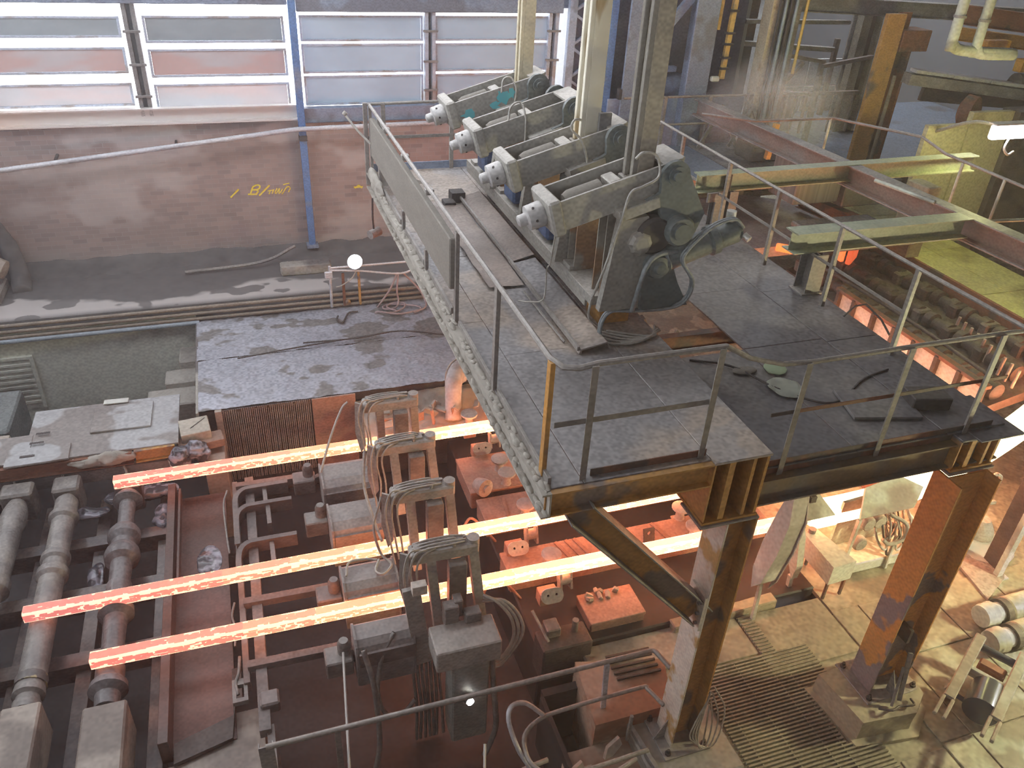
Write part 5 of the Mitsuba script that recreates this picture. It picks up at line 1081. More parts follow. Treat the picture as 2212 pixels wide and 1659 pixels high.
# railing of the pit in the foreground
k = thing('pit_railing', 'grey pipe railing in front of the pit, ending at the front column', 'railing')
part(k, 'handrail', MB().tube([(-0.45, 4.97, 0.97), (1.5, 4.97, 0.97), (3.62, 4.97, 0.97), (3.66, 4.95, 0.97), (3.72, 4.7, 0.97)], 0.028, 10, False), 'm_rail', smooth=True)
part(k, 'middle_rail', MB().tube([(3.68, 4.62, 0.46), (3.60, 4.86, 0.46), (3.52, 4.9, 0.46), (2.6, 4.88, 0.46), (2.3, 4.84, 0.46), (2.1, 4.72, 0.44), (2.05, 4.5, 0.42), (2.12, 4.34, 0.4), (2.3, 4.24, 0.4), (2.6, 4.2, 0.4), (3.3, 4.22, 0.4)], 0.025, 9), 'm_rail', smooth=True)
part(k, 'hoop', MB().tube([(2.35, 4.86, 0.5), (2.15, 4.9, 0.72), (1.98, 4.86, 0.78), (1.92, 4.75, 0.7), (1.98, 4.58, 0.45), (2.1, 4.45, 0.2), (2.14, 4.38, -0.1)], 0.026, 9), 'm_pipe_pale', 'pale bent hoop at the open end', smooth=True)
for (x, y, z0, m_) in ((0.22, 4.97, -0.6, 'm_rail'), (3.13, 4.94, 0.05, 'm_pipe_pale')):
    part(k, 'post', MB().bar((x, y, z0), (x - (0.05 if x > 1 else 0), y, 0.96), 0.06, 0.03, up=(0, 1, 0)), m_)
part(k, 'post', MB().channel((-0.45, 4.97, -0.7), (-0.45, 4.97, 0.97), 0.14, 0.06, up=(1, 0, 0)), 'm_steel')
part(k, 'post', MB().tube([(3.3, 4.62, 0.0), (3.3, 4.62, 0.42)], 0.022, 8, False), 'm_rail')
part(k, 'lower_pipe', MB().tube([(1.3, 4.42, 0.1), (2.1, 4.5, 0.22), (2.3, 4.52, 0.22)], 0.028, 8, False), 'm_rail', smooth=True)
part(k, 'front_pipe', MB().tube([(2.42, 4.08, 0.12), (3.25, 4.32, 0.12)], 0.026, 8, False), 'm_rail', smooth=True)
k = thing('pit_wall_block', 'beige foundation block with rust stains beside the front column base', 'block')
part(k, 'block', rough(MB().plate([(2.95, 4.75), (3.9, 4.75), (4.1, 5.35), (3.05, 5.6)], ((1, 0, 0), (0, 1, 0)), (0, 0, -0.8), 1.02), 0.012, 4, 0.1, 75), 'm_beige_rust', smooth=30)
part(k, 'lower_block', rough(MB().plate([(2.3, 4.2), (3.4, 4.2), (3.4, 4.75), (2.6, 4.75)], ((1, 0, 0), (0, 1, 0)), (0, 0, -0.9), 0.75), 0.02, 4, 0.1, 76), 'm_beige_rust', smooth=30)
M('m_beige_rust', conc_fn((0.33, 0.27, 0.21), (0.27, 0.20, 0.15), (0.22, 0.10, 0.055), 1.6), 0.7)
for i in range(5):
    part(k, 'grate_bar', MB().bar((3.42, 5.22 + 0.08 * i, 0.24), (3.98, 5.2 + 0.08 * i, 0.24), 0.03, 0.03), 'm_dark')
for (x, y) in ((3.05, 4.5), (2.55, 4.35)):
    part(k, 'cleat', MB().plate([(0, 0), (0.1, 0.02), (0.22, 0.12), (0.2, 0.2), (0.05, 0.12)], ((1, 0, 0), (0, 0.5, 0.86)), (x - 0.1, y, 0.0), 0.06), 'm_beige')
solo('junction_box', MB().box(2.28, 2.5, 4.05, 4.4, -0.15, 0.16, 0.012), 'm_machine', 'small grey box inside the loop of the pit railing', 'box')
solo('wood_chip', MB().frame_box(np.array([2.75, 4.45, -0.1]), np.eye(3), (0.16, 0.12, 0.05), 0.008), 'm_timber', 'small square block lying in the pit beside the railing loop', 'block')
k = thing('cabinet_lamp', 'small bright lamp on the grey cabinet of the nearest torch frame', 'lamp')
part(k, 'body', MB().cyl((1.66, 5.41, 0.33), (1.68, 5.36, 0.33), 0.05), 'm_dark')
part(k, 'lens', MB().cyl((1.68, 5.36, 0.33), (1.69, 5.33, 0.33), 0.042, n=14), 'm_pipe_pale', emitter=glow((60, 58, 52), 1.0, 1.0))
# ---------------------------------------------------------------- things on the right-hand floor
M('m_white_steel', conc_fn((0.62, 0.64, 0.55), (0.5, 0.52, 0.45), (0.30, 0.30, 0.26), 1.3), 0.5)
k = thing('torch_shield', 'tall curved pair of pale shield blades with a triangular cap beside the near billet', 'shield')
def yz(poly, x, t): return MB().plate(poly, ((0, 1, 0), (0, 0, 1)), (x, 0, 0), t)
sh1 = [(6.16, 1.72), (6.04, 1.70), (5.86, 1.45), (5.74, 1.1), (5.68, 0.74), (5.76, 0.62), (5.92, 0.8), (6.04, 1.1), (6.12, 1.45)]
def lean(mb):
    m = mb.mesh(); m.vertices[:, 0] += (m.vertices[:, 2] - 0.7) * 0.5
    return m
part(k, 'blade', lean(yz(sh1, 5.52, 0.22)), 'm_white_steel')
part(k, 'edge_strip', lean(yz([(6.08, 1.72), (5.84, 1.45), (5.72, 1.1), (5.66, 0.72), (5.7, 0.58), (5.73, 0.74), (5.79, 1.08), (5.92, 1.42), (6.1, 1.64)], 5.75, 0.02)), 'm_guide')
sh2 = [(6.3, 1.3), (6.2, 1.28), (6.05, 0.95), (5.95, 0.55), (5.98, 0.3), (6.12, 0.5), (6.25, 0.9)]
part(k, 'blade', yz(sh2, 6.32, 0.1), 'm_white_steel')
part(k, 'cap', MB().plate([(5.98, 6.0), (6.5, 6.02), (6.32, 6.45), (6.12, 6.45)], ((1, 0, 0), (0, 0.9, 0.43)), (0, 0, 0), 0.03).mesh().apply_translation((0, 0.55, -1.05)), 'm_white_steel') if False else part(k, 'cap', MB().plate([(0, 0), (0.5, 0), (0.32, 0.4), (0.14, 0.4)], ((1, 0, 0), (0, 0.75, 0.65)), (6.13, 5.93, 1.40), 0.03), 'm_white_steel')
part(k, 'stud', MB().frame_box(np.array([6.36, 6.1, 1.6]), np.eye(3), (0.1, 0.08, 0.1), 0.01), 'm_dark')
part(k, 'base_bar', MB().bar((5.62, 5.76, 0.7), (5.62, 5.72, 0.03), 0.05, 0.05), 'm_white_steel')
part(k, 'base_bar', MB().bar((6.37, 6.05, 0.3), (6.37, 6.02, 0.03), 0.06, 0.06), 'm_white_steel')
k = thing('legged_box', 'pale steel box standing on thin legs beside the shield blades', 'box')
part(k, 'body', MB().plate([(6.72, 6.42), (6.95, 6.44), (7.08, 5.74), (6.70, 5.72)], ((1, 0, 0), (0, 1, 0)), (0, 0, 0.34), 0.32), 'm_white_steel')
part(k, 'cap', MB().cyl((6.84, 6.38, 0.66), (6.84, 6.38, 0.72), 0.05), 'm_steel')
for x, y in ((6.75, 5.77), (7.03, 5.78), (6.76, 6.38), (6.92, 6.38)):
    part(k, 'leg', MB().bar((x, y, 0.02), (x, y, 0.35), 0.035, 0.035), 'm_rust')
k = thing('hooded_machine', 'pale green hooded machine with discs and tangled cables beyond the right column', 'machine')
part(k, 'hood', MB().plate([(0, 0), (0.9, 0), (1.2, 0.25), (0.9, 0.48), (0.3, 0.4)], ((1, 0, 0), (0, 0.86, 0.5)), (7.3, 6.12, 1.0), 0.04), 'm_mint')
part(k, 'side', MB().plate([(7.32, 0.1), (8.3, 0.1), (8.4, 1.1), (7.34, 1.0)], ((1, 0, 0), (0, 0, 1)), (0, 6.5, 0), 0.04), 'm_mint')
part(k, 'base', MB().box(7.36, 8.5, 6.05, 6.5, 0.02, 0.2, 0.015), 'm_white_steel')
for (x, z) in ((7.52, 0.86), (7.7, 0.86), (7.5, 0.5)):
    part(k, 'disc', MB().lathe((x, 6.2, z), (x, 6.1, z), [(0, 0.11), (0.7, 0.11), (1, 0.09)], 18), 'm_machine', smooth=35)
part(k, 'leg', MB().bar((7.28, 6.1, 0.02), (7.32, 6.12, 1.0), 0.05, 0.05), 'm_white_steel')
part(k, 'leg', MB().bar((8.0, 6.02, 0.02), (8.02, 6.05, 0.6), 0.04, 0.04), 'm_white_steel')
for j in range(14):
    x = 7.75 + 0.6 * nr.rand(); z = 0.9 - 0.4 * nr.rand()
    part(k, 'cable', MB().tube([(x, 6.42, 1.02), (x - 0.1 + 0.2 * nr.rand(), 6.12, z), (x + 0.15 * nr.rand(), 6.05, z - 0.25), (x + 0.2, 6.15, z - 0.1), (x + 0.3, 6.4, 0.3 + 0.3 * nr.rand())], 0.012 + 0.006 * (j % 2), 6), ('m_hose', 'm_white_steel', 'm_dark')[j % 3], smooth=True)
part(k, 'hose_loop', MB().tube([(7.85, 6.15, 0.95), (8.05, 6.0, 0.85), (8.05, 5.96, 0.62), (7.85, 5.98, 0.55), (7.75, 6.02, 0.62)], 0.03, 8), 'm_white_steel', smooth=True)
M('m_mint', conc_fn((0.52, 0.60, 0.50), (0.44, 0.52, 0.43), (0.24, 0.22, 0.2), 1.3), 0.5)
k = thing('ash_plate', 'dark floor plate with a grey ash patch at the right edge', 'floor plate')
part(k, 'plate', MB().plate([(8.95, 5.1), (9.5, 5.35), (10.1, 5.95), (10.25, 6.5), (9.1, 5.92)], ((1, 0, 0), (0, 1, 0)), (0, 0, 0.02), 0.035), 'm_deck')
part(k, 'ash', rough(trimesh.Trimesh(ico.vertices * [0.42, 0.36, 0.02] + [9.75, 5.95, 0.055], ico.faces), 0.03, 5, 0.06, 77), 'm_ash', smooth=True)
M('m_ash', (0.45, 0.45, 0.43), 0.9)
k = thing('white_post', 'white steel post with a dark flange at the right edge', 'post')
part(k, 'flange', MB().box(9.42, 9.52, 5.40, 5.48, 0.02, 3.0, 0.004), 'm_white_steel')
part(k, 'web', MB().box(9.52, 9.54, 5.5, 5.75, 0.02, 3.0, 0.002), 'm_dark')
part(k, 'foot', MB().box(9.36, 9.58, 5.34, 5.54, 0.02, 0.05), 'm_white_steel')
k = thing('chain_hook', 'shackle and hook hanging beside the hot strand at the right edge', 'hook')
part(k, 'ring', MB().tube([(9.75, 6.25, 1.18), (9.86, 6.25, 1.1), (9.86, 6.25, 0.95), (9.76, 6.25, 0.86), (9.67, 6.25, 0.95), (9.67, 6.25, 1.1), (9.75, 6.25, 1.18)], 0.028, 7), 'm_guide', smooth=True)
part(k, 'link', MB().bar((9.74, 6.24, 0.86), (9.66, 6.2, 0.4), 0.07, 0.05), 'm_steel')
part(k, 'bolt', MB().cyl((9.55, 6.2, 0.7), (9.9, 6.2, 0.66), 0.035), 'm_steel', smooth=35)
k = thing('hopper_box', 'grey box with a funnel top under the hook at the right edge', 'box')
part(k, 'box', MB().box(9.2, 9.6, 6.05, 6.4, 0.02, 0.35, 0.02), 'm_white_steel')
part(k, 'funnel', MB().lathe((9.85, 6.2, 0.35), (9.85, 6.2, 0.02), [(0, 0.1), (0.5, 0.2), (1, 0.22)], 12), 'm_guide', smooth=35)
# cream cylinders and the trolley
for y, lab in ((4.80, 'farther of two cream cylinders with ringed necks lying on the floor'), (4.43, 'nearer of two cream cylinders with ringed necks lying on the floor')):
    x0 = 8.42 if y > 4.6 else 8.2
    k = thing('cylinder', lab, 'cylinder')
    part(k, 'body', MB().lathe((x0 + 0.42, y, 0.2), (x0 + 1.6, y, 0.2), [(0, 0.15), (0.03, 0.175), (0.97, 0.175), (1, 0.16)], 26), 'm_cream_drum', smooth=35)
    part(k, 'neck', MB().lathe((x0 + 0.02, y, 0.2), (x0 + 0.44, y, 0.2), [(0, 0.12), (0.02, 0.145), (0.12, 0.15), (0.16, 0.16), (0.26, 0.16), (0.28, 0.15), (0.36, 0.16), (0.46, 0.165), (0.5, 0.13), (1, 0.125)], 26), 'm_white_steel', smooth=35)
    part(k, 'band', MB().cyl((x0 + 0.34, y, 0.2), (x0 + 0.43, y, 0.2), 0.168, n=24), 'm_dark')
    part(k, 'chock', MB().box(x0 + 0.7, x0 + 0.8, y - 0.12, y + 0.12, 0.02, 0.06).box(x0 + 0.15, x0 + 0.22, y - 0.1, y + 0.1, 0.02, 0.06), 'm_dark')
M('m_cream_drum', conc_fn((0.52, 0.50, 0.37), (0.45, 0.43, 0.32), (0.34, 0.31, 0.22), 1.2), 0.35)
k = thing('trolley', 'low trolley with two long forked pale bars and a glossy dark motor', 'trolley')
def fork(p, q):
    d = unit(np.subtract(q, p)); s = np.array([d[1], -d[0], 0])
    b = np.asarray(q) - d * 0.32
    bk = part(k, 'bar', MB().bar(p, b, 0.12, 0.05, b=0.012), 'm_cream_bar')
    for t in (-1, 1):
        part(bk, 'prong', MB().bar(b + s * t * 0.05, np.asarray(q) + s * t * 0.05, 0.04, 0.05, b=0.008), 'm_cream_bar')
M('m_cream_bar', conc_fn((0.38, 0.36, 0.29), (0.32, 0.30, 0.245), (0.22, 0.2, 0.17), 1.5), 0.5)
fork((7.95, 4.40, 0.45), (6.62, 3.66, 0.40))
fork((8.25, 4.02, 0.45), (6.92, 3.28, 0.40))
tA = np.array([[0.87, 0.49, 0], [-0.49, 0.87, 0], [0, 0, 1]])
part(k, 'motor', MB().lathe(np.array([7.22, 3.62, 0.27]), np.array([7.62, 3.86, 0.27]), [(0, 0.10), (0.05, 0.19), (0.9, 0.19), (1, 0.12)], 24), 'm_motor', 'glossy dark motor', smooth=35)
M('m_motor', (0.05, 0.055, 0.07), 0.22)
part(k, 'cross_plate', MB().frame_box(np.array([7.6, 3.88, 0.36]), tA, (0.07, 0.5, 0.12), 0.01), 'm_machine')
part(k, 'gear_case', MB().frame_box(np.array([7.78, 4.02, 0.32]), tA, (0.14, 0.3, 0.14), 0.02), 'm_rust', 'rusty gear case')
part(k, 'rod', MB().cyl((7.88, 4.35, 0.36), (8.1, 3.98, 0.36), 0.05), 'm_motor', smooth=35)
part(k, 'wheel', MB().cyl((7.40, 3.72, 0.11), (7.44, 3.66, 0.11), 0.09, n=20), 'm_motor', smooth=35)
part(k, 'wheel', MB().cyl((7.28, 4.0, 0.11), (7.24, 4.06, 0.11), 0.09, n=20), 'm_motor', smooth=35)
part(k, 'axle', MB().cyl((7.26, 4.03, 0.11), (7.44, 3.66, 0.11), 0.03), 'm_motor', smooth=35)
part(k, 'post', MB().bar((7.2, 4.05, 0.15), (7.25, 3.98, 0.42), 0.06, 0.06).bar((7.52, 3.55, 0.15), (7.5, 3.6, 0.42), 0.06, 0.06), 'm_machine')
# flood lamp of the right-hand bay, outside the frame
k = thing('flood_lamp', 'yellow-green flood lamp of the right-hand bay on its stand', 'lamp')
fd = unit(np.array([5.2, 4.9, 0.3]) - SPOT)
part(k, 'housing', MB().lathe(SPOT - fd * 0.25, SPOT, [(0, 0.08), (0.5, 0.16), (1, 0.2)], 18, cap=False), 'm_steel')
part(k, 'stand', MB().cyl((SPOT[0], SPOT[1], 0.02), (SPOT[0], SPOT[1], SPOT[2] - 0.1), 0.03), 'm_steel')
part(k, 'lens', MB().cyl(SPOT - fd * 0.12, SPOT - fd * 0.05, 0.15, n=18), 'm_white_steel', emitter=glow((2000, 1800, 950), 1.0, 16))
# ---------------------------------------------------------------- strands and caster structure right of the platform
def arc(y, x0=7.0, xe=11.2, z0=0.73, R=3.2, xs=7.6):
    pts = [(x0, y, z0), ((x0 + xs) / 2, y, z0)]
    for x in np.linspace(xs, xe, 9):
        pts.append((x, y, z0 + R - math.sqrt(max(R * R - (x - xs) ** 2, 0.01))))
    return pts
strand('nearest glowing strand, curving up in a glare at the right edge', arc(6.62, 7.0, 11.4, R=4.4), 1.6, 0.2)
strand('glowing strand behind the middle billet, under the caster frame', arc(7.6, 7.4, 9.86), 1.9)
strand('glowing strand third from the front, under the caster frame', arc(8.7, 7.4, 9.86), 1.9)
strand('glowing strand running on from the far billet, under the caster frame', arc(9.8, 7.0, 9.86), 1.9)
for y in (7.6, 8.7, 9.8):
    kk = thing('strand_support', {7.6: 'stand under the strand behind the middle billet', 8.7: 'stand under the third strand from the front', 9.8: 'stand under the strand of the far billet'}[y], 'stand')
    part(kk, 'post', MB().box(8.9, 9.1, y - 0.15, y + 0.15, 0.0, 0.86, 0.01), 'm_rust')
    part(kk, 'roller', MB().cyl((9.0, y - 0.2, 0.9), (9.0, y + 0.2, 0.9), 0.06), 'm_dark', smooth=35)
M('m_screen', conc_fn((0.60, 0.52, 0.50), (0.52, 0.45, 0.43), (0.26, 0.20, 0.18), 1.4), 0.7)
k = thing('caster_screen', 'row of pink-lit steel screens between dark bars beyond the right deck edge', 'screen')
ye = [7.05, 7.5, 7.95, 8.45, 8.9, 9.4, 9.9, 10.3]
for a, b in zip(ye[:-1], ye[1:]):
    part(k, 'screen', MB().box(9.9, 9.93, a + 0.03, b - 0.03, 1.15, 2.12, 0.006), 'm_screen')
for y in ye:
    part(k, 'bar', MB().box(9.82, 9.9, y - 0.035, y + 0.035, 1.0, 2.15, 0.004), 'm_dark')
part(k, 'top_bar', MB().box(9.84, 9.96, 7.0, 10.4, 2.12, 2.18, 0.004), 'm_rust')
M('m_machine_dark', dusty((0.12, 0.11, 0.11), (0.09, 0.08, 0.08), (0.18, 0.165, 0.165), 4.0, 0.5), 0.6)
k = thing('roller_apron', 'dark bank of worn caster rollers and bearings behind the pink screens', 'rollers')
part(k, 'bed', MB().prof((10.0, 7.0, 1.75), (10.0, 12.0, 1.75), [(0, -0.1), (0, 0.05), (2.0, 0.5), (2.0, 0.3)]), 'm_dark')
M('m_bearing', dusty((0.06, 0.05, 0.05), (0.04, 0.033, 0.035), (0.10, 0.09, 0.09), 4.0, 0.5), 0.6)
for r_ in range(3):
    for c_ in range(7):
        x = 10.25 + 0.55 * r_; y = 7.35 + 0.68 * c_ + 0.2 * (r_ % 2); z = 1.95 + 0.12 * r_
        rk = part(k, 'roller', MB().lathe((x, y - 0.28, z), (x, y + 0.28, z), [(0, 0.08), (0.05, 0.14), (0.3, 0.15), (0.35, 0.1), (0.65, 0.1), (0.7, 0.15), (0.95, 0.14), (1, 0.08)], 14), 'm_bearing', smooth=35)
        part(k, 'bearing', MB().box(x - 0.16, x + 0.16, y + 0.32, y + 0.5, z - 0.15, z + 0.1, 0.03), 'm_bearing' if (r_ + c_) % 3 else 'm_machine_dark')
part(k, 'grease_pipe', MB().tube([(10.1, 7.1, 2.2), (10.15, 9.0, 2.22), (10.1, 11.6, 2.2)], 0.03, 7), 'm_bearing', smooth=True)
for j in range(10):
    part(k, 'nipple', MB().cyl((10.5 + 0.05 * j, 7.1 + 0.18 * j, 2.0), (10.52 + 0.05 * j, 7.1 + 0.18 * j, 2.3), 0.025), 'm_guide')
k = thing('hot_plate', 'orange-hot slab end glimpsed under the second green beam', 'slab')
part(k, 'face', MB().frame_box(np.array([10.75, 11.2, 2.45]), np.array([[0.8, 0.6, 0], [-0.6, 0.8, 0], [0, 0, 1]]), (0.5, 0.1, 0.4), 0.02), 'm_hot', emitter=glow((0.75, 0.085, 0.02), 1.0, 0.1))
part(k, 'edge', MB().box(10.42, 10.5, 11.1, 11.3, 2.3, 2.75, 0.01), 'm_hot', emitter=glow((2.2, 0.22, 0.04), 1.0, 0.1))
k = thing('hot_plate', 'small orange-hot slab seen through the gap at the post of the second green beam', 'slab')
part(k, 'face', MB().frame_box(np.array([9.45, 11.45, 2.5]), np.array([[0.75, -0.66, 0], [0.66, 0.75, 0], [0, 0, 1]]), (0.42, 0.1, 0.14), 0.02), 'm_hot', emitter=glow((2.2, 0.3, 0.03), 1.0, 0.1))
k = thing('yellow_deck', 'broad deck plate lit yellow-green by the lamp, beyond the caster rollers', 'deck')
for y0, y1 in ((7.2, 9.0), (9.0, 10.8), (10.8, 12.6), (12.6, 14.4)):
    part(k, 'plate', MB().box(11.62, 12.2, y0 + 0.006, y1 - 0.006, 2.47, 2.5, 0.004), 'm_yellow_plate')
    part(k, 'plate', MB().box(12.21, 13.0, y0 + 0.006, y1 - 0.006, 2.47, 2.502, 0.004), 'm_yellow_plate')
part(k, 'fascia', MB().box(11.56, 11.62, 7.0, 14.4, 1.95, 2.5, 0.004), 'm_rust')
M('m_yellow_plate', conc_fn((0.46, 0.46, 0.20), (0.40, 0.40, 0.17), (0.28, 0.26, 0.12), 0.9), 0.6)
# beams
M('m_green_beam', paint((0.27, 0.30, 0.20), (0.22, 0.25, 0.18), (0.17, 0.16, 0.12), 1.5, 0.55, 0.7), 0.5)
M('m_brown_beam', paint((0.19, 0.12, 0.095), (0.16, 0.105, 0.085), (0.16, 0.14, 0.13), 1.5, 0.55, 0.7), 0.55)
k = thing('green_beam', 'farther green steel beam running right from the deck, on twin dark posts', 'beam')
part(k, 'beam', MB().ibeam((6.25, 9.85, 4.46), (11.5, 10.0, 4.46), 0.26, 0.2), 'm_green_beam')
for x in (6.62, 6.85):
    part(k, 'post', MB().ibeam((x, 9.8, 3.8), (x, 9.8, 4.33), 0.16, 0.14, up=(0, 1, 0)), 'm_steel')
part(k, 'stiffener', MB().box(6.72, 6.78, 9.75, 9.85, 4.33, 4.58, 0.002), 'm_dark')
part(k, 'lug', MB().box(6.4, 6.6, 9.7, 9.74, 4.2, 4.34, 0.004), 'm_steel')
k = thing('green_beam', 'nearer green steel beam with a dark open end, standing on one post at the deck edge', 'beam')
part(k, 'beam', MB().ibeam((6.3, 7.62, 4.46), (9.0, 7.62, 4.46), 0.26, 0.26), 'm_green_beam')
part(k, 'post', MB().ibeam((6.64, 7.52, 3.8), (6.64, 7.52, 4.33), 0.24, 0.22, up=(0, 1, 0)), 'm_steel')
part(k, 'foot', MB().box(6.48, 6.8, 7.38, 7.66, 3.8, 3.83), 'm_steel')
k = thing('brown_beam', 'long brown steel beam running back past the ends of the two green beams', 'beam')
part(k, 'web', MB().ibeam((8.75, 14.2, 4.42), (9.25, 5.2, 4.42), 0.28, 0.2), 'm_brown_beam')
part(k, 'top_flange', MB().bar((8.75, 14.2, 4.57), (9.25, 5.2, 4.57), 0.22, 0.02), 'm_steel', 'dusty grey top flange')
part(k, 'bottom_flange', MB().bar((8.75, 14.2, 4.27), (9.25, 5.2, 4.27), 0.26, 0.02), 'm_steel', 'dusty grey bottom flange')
solo('rusty_girder', MB().ibeam((10.9, 13.2, 2.75), (11.2, 11.5, 2.75), 0.3, 0.2), 'm_rust', 'short rusty girder lying between the two green beams, over the pale slab', 'beam')
k = thing('pale_slab', 'pale grey slab behind the railing, with an orange beam along its far edge', 'slab')
part(k, 'slab', MB().plate([(8.2, 11.6), (9.9, 11.6), (11.8, 13.2), (10.2, 14.4), (8.2, 14.4)], ((1, 0, 0), (0, 1, 0)), (0, 0, 2.3), 0.2), 'm_pale_slab')
part(k, 'edge_beam', MB().box(8.2, 11.7, 14.42, 14.55, 2.45, 2.85, 0.01), 'm_orange_bright', 'orange-yellow edge beam')
part(k, 'sill', MB().box(8.2, 11.7, 14.3, 14.42, 2.45, 2.56, 0.005), 'm_green_beam')
M('m_pale_slab', conc_fn((0.36, 0.33, 0.33), (0.31, 0.285, 0.285), (0.26, 0.22, 0.215), 1.2), 0.6)
M('m_orange_bright', paint((0.62, 0.27, 0.03), (0.60, 0.36, 0.04), (0.30, 0.14, 0.05), 1.5, 0.55, 0.7), 0.5)
k = thing('rear_deck', 'grey-blue rear deck with a fence behind the platform', 'deck')
part(k, 'plate', MB().box(7.2, 8.85, 12.5, 14.6, 3.5, 3.56), 'm_blue_deck')
part(k, 'plate', MB().box(8.87, 11.2, 12.5, 14.6, 3.5, 3.565), 'm_deck_dark')
part(k, 'fascia', MB().box(7.2, 11.2, 12.45, 12.5, 3.3, 3.56), 'm_brown_beam')
part(k, 'fence_sheet', MB().box(7.3, 10.5, 15.25, 15.3, 3.2, 4.35), 'm_fence', 'pale blue sheet fence')
for z, y in ((4.58, 14.35), (4.05, 14.35)):
    part(k, 'rail', MB().tube([(7.2, y, z), (11.4, y, z)], 0.025, 7, False), 'm_rail', smooth=True)
for x in (8.1, 9.1, 9.95, 10.9):
    part(k, 'post', MB().bar((x, 14.35, 3.56), (x, 14.35, 4.6), 0.06, 0.06, up=(0, 1, 0)), 'm_rail')
for x in (8.9, 9.6):
    part(k, 'strut', MB().bar((x, 14.2, 3.6), (x + 0.5, 14.3, 4.4), 0.07, 0.05, up=(0, 1, 0)), 'm_steel')
    part(k, 'strut', MB().bar((x + 0.9, 14.2, 3.6), (x + 0.45, 14.3, 4.4), 0.07, 0.05, up=(0, 1, 0)), 'm_steel')
part(k, 'dark_box', MB().box(9.5, 10.2, 13.2, 13.8, 3.57, 3.9, 0.03), 'm_dark')
M('m_blue_deck', conc_fn((0.13, 0.155, 0.20), (0.10, 0.125, 0.165), (0.10, 0.10, 0.11), 1.0), 0.4)
M('m_fence', conc_fn((0.36, 0.43, 0.55), (0.30, 0.37, 0.48), (0.24, 0.29, 0.38), 0.8), 0.5)
# steel behind the machines: lattice column, blue columns, dark wall with the tank
k = thing('lattice_column', 'pale blue lattice column beside the bright slit', 'column')
M('m_lattice', paint((0.33, 0.40, 0.52), (0.27, 0.33, 0.44), (0.22, 0.25, 0.32), 3.0), 0.5)
part(k, 'chord', MB().bar((6.62, 15.85, 0), (6.62, 15.85, 10.6), 0.16, 0.12, up=(0, 1, 0)), 'm_lattice')
part(k, 'chord', MB().bar((7.1, 15.85, 0), (7.1, 15.85, 10.6), 0.1, 0.12, up=(0, 1, 0)), 'm_lattice')
for i in range(7):
    z = 3.4 + 0.62 * i
    part(k, 'lacing', MB().bar((6.62, 15.85, z), (7.1, 15.85, z + 0.31), 0.05, 0.07, up=(0, 1, 0)), 'm_lattice')
    part(k, 'lacing', MB().bar((7.1, 15.85, z + 0.31), (6.62, 15.85, z + 0.62), 0.05, 0.07, up=(0, 1, 0)), 'm_lattice')
hose('rope', [(6.92, 15.7, 8.0), (6.86, 15.7, 5.0), (6.82, 15.7, 3.8)], 0.012, 'thin rope hanging in front of the lattice column', 'm_rope', 'rope')
k = thing('blue_column', 'strong blue column just right of the lattice column', 'column')
part(k, 'flange', MB().box(7.2, 7.35, 15.3, 15.9, 0, 10.6), 'm_blue')
part(k, 'web', MB().box(7.35, 7.42, 15.5, 15.6, 0, 10.6), 'm_dark')
k = thing('blue_column', 'broad grey-blue column behind the dusty brown mast', 'column')
part(k, 'flange', MB().box(7.46, 7.95, 15.0, 15.06, 0, 10.6, 0.01), 'm_blue_steel')
part(k, 'web', MB().box(7.68, 7.72, 15.06, 15.5, 0, 10.6, 0.002), 'm_blue_steel')
part(k, 'cleat', MB().box(7.40, 7.46, 14.98, 15.1, 4.4, 4.6, 0.004), 'm_dark')
k = thing('blue_column', 'broad grey-blue column with a diagonal strut, right of the dark tank', 'column')
part(k, 'flange', MB().box(8.58, 9.08, 14.5, 14.56, 0, 10.6, 0.01), 'm_blue_steel')
part(k, 'web', MB().box(8.80, 8.84, 14.56, 15.1, 0, 10.6, 0.002), 'm_blue_steel')
part(k, 'strut', MB().bar((7.95, 14.9, 5.45), (9.4, 14.8, 7.25), 0.16, 0.1, up=(0, 1, 0)), 'm_blue_steel', 'pale diagonal strut')
struct('wall_dark', MB().box(6.6, 10.6, 15.9, 16.0, 0, 10.6, 0), 'm_purple', 'dark bluish sheeting behind the blue columns', 'wall')
M('m_purple', conc_fn((0.10, 0.095, 0.135), (0.08, 0.075, 0.105), (0.06, 0.055, 0.075), 0.6), 0.7)
k = thing('tank', 'dark round-ended tank under a horizontal beam between the blue columns', 'tank')
part(k, 'shell', MB().lathe((7.9, 15.4, 4.58), (9.15, 15.4, 4.58), [(0, 0.24), (0.8, 0.24), (0.93, 0.19), (1, 0.06)], 20), 'm_blue_steel', smooth=35)
part(k, 'beam', MB().box(7.9, 8.7, 15.15, 15.3, 4.88, 4.98), 'm_blue_steel')
k = thing('yellow_pipe', 'bright yellow banded pipe running up behind the smoke', 'pipe')
part(k, 'pipe', MB().bar((9.42, 14.6, 4.85), (9.46, 14.6, 8.0), 0.10, 0.08, up=(0, 1, 0)), 'm_yellow')
part(k, 'pipe', MB().bar((9.18, 14.65, 5.75), (9.2, 14.65, 8.0), 0.07, 0.06, up=(0, 1, 0)), 'm_yellow')
for z in (5.05, 5.25, 5.5, 5.7, 6.1):
    part(k, 'band', MB().box(9.34, 9.52, 14.52, 14.66, z - 0.02, z + 0.02), 'm_dark')
part(k, 'flood', MB().box(9.12, 9.3, 14.45, 14.55, 4.82, 4.92, 0.02), 'm_white_steel', 'small white lamp head, not lit')
M('m_yellow', paint((0.62, 0.42, 0.10), (0.55, 0.36, 0.08), (0.25, 0.2, 0.12), 3.0, 0.6, 0.75), 0.5)
k = thing('brown_column', 'dark brown column behind the yellow pipe', 'column')
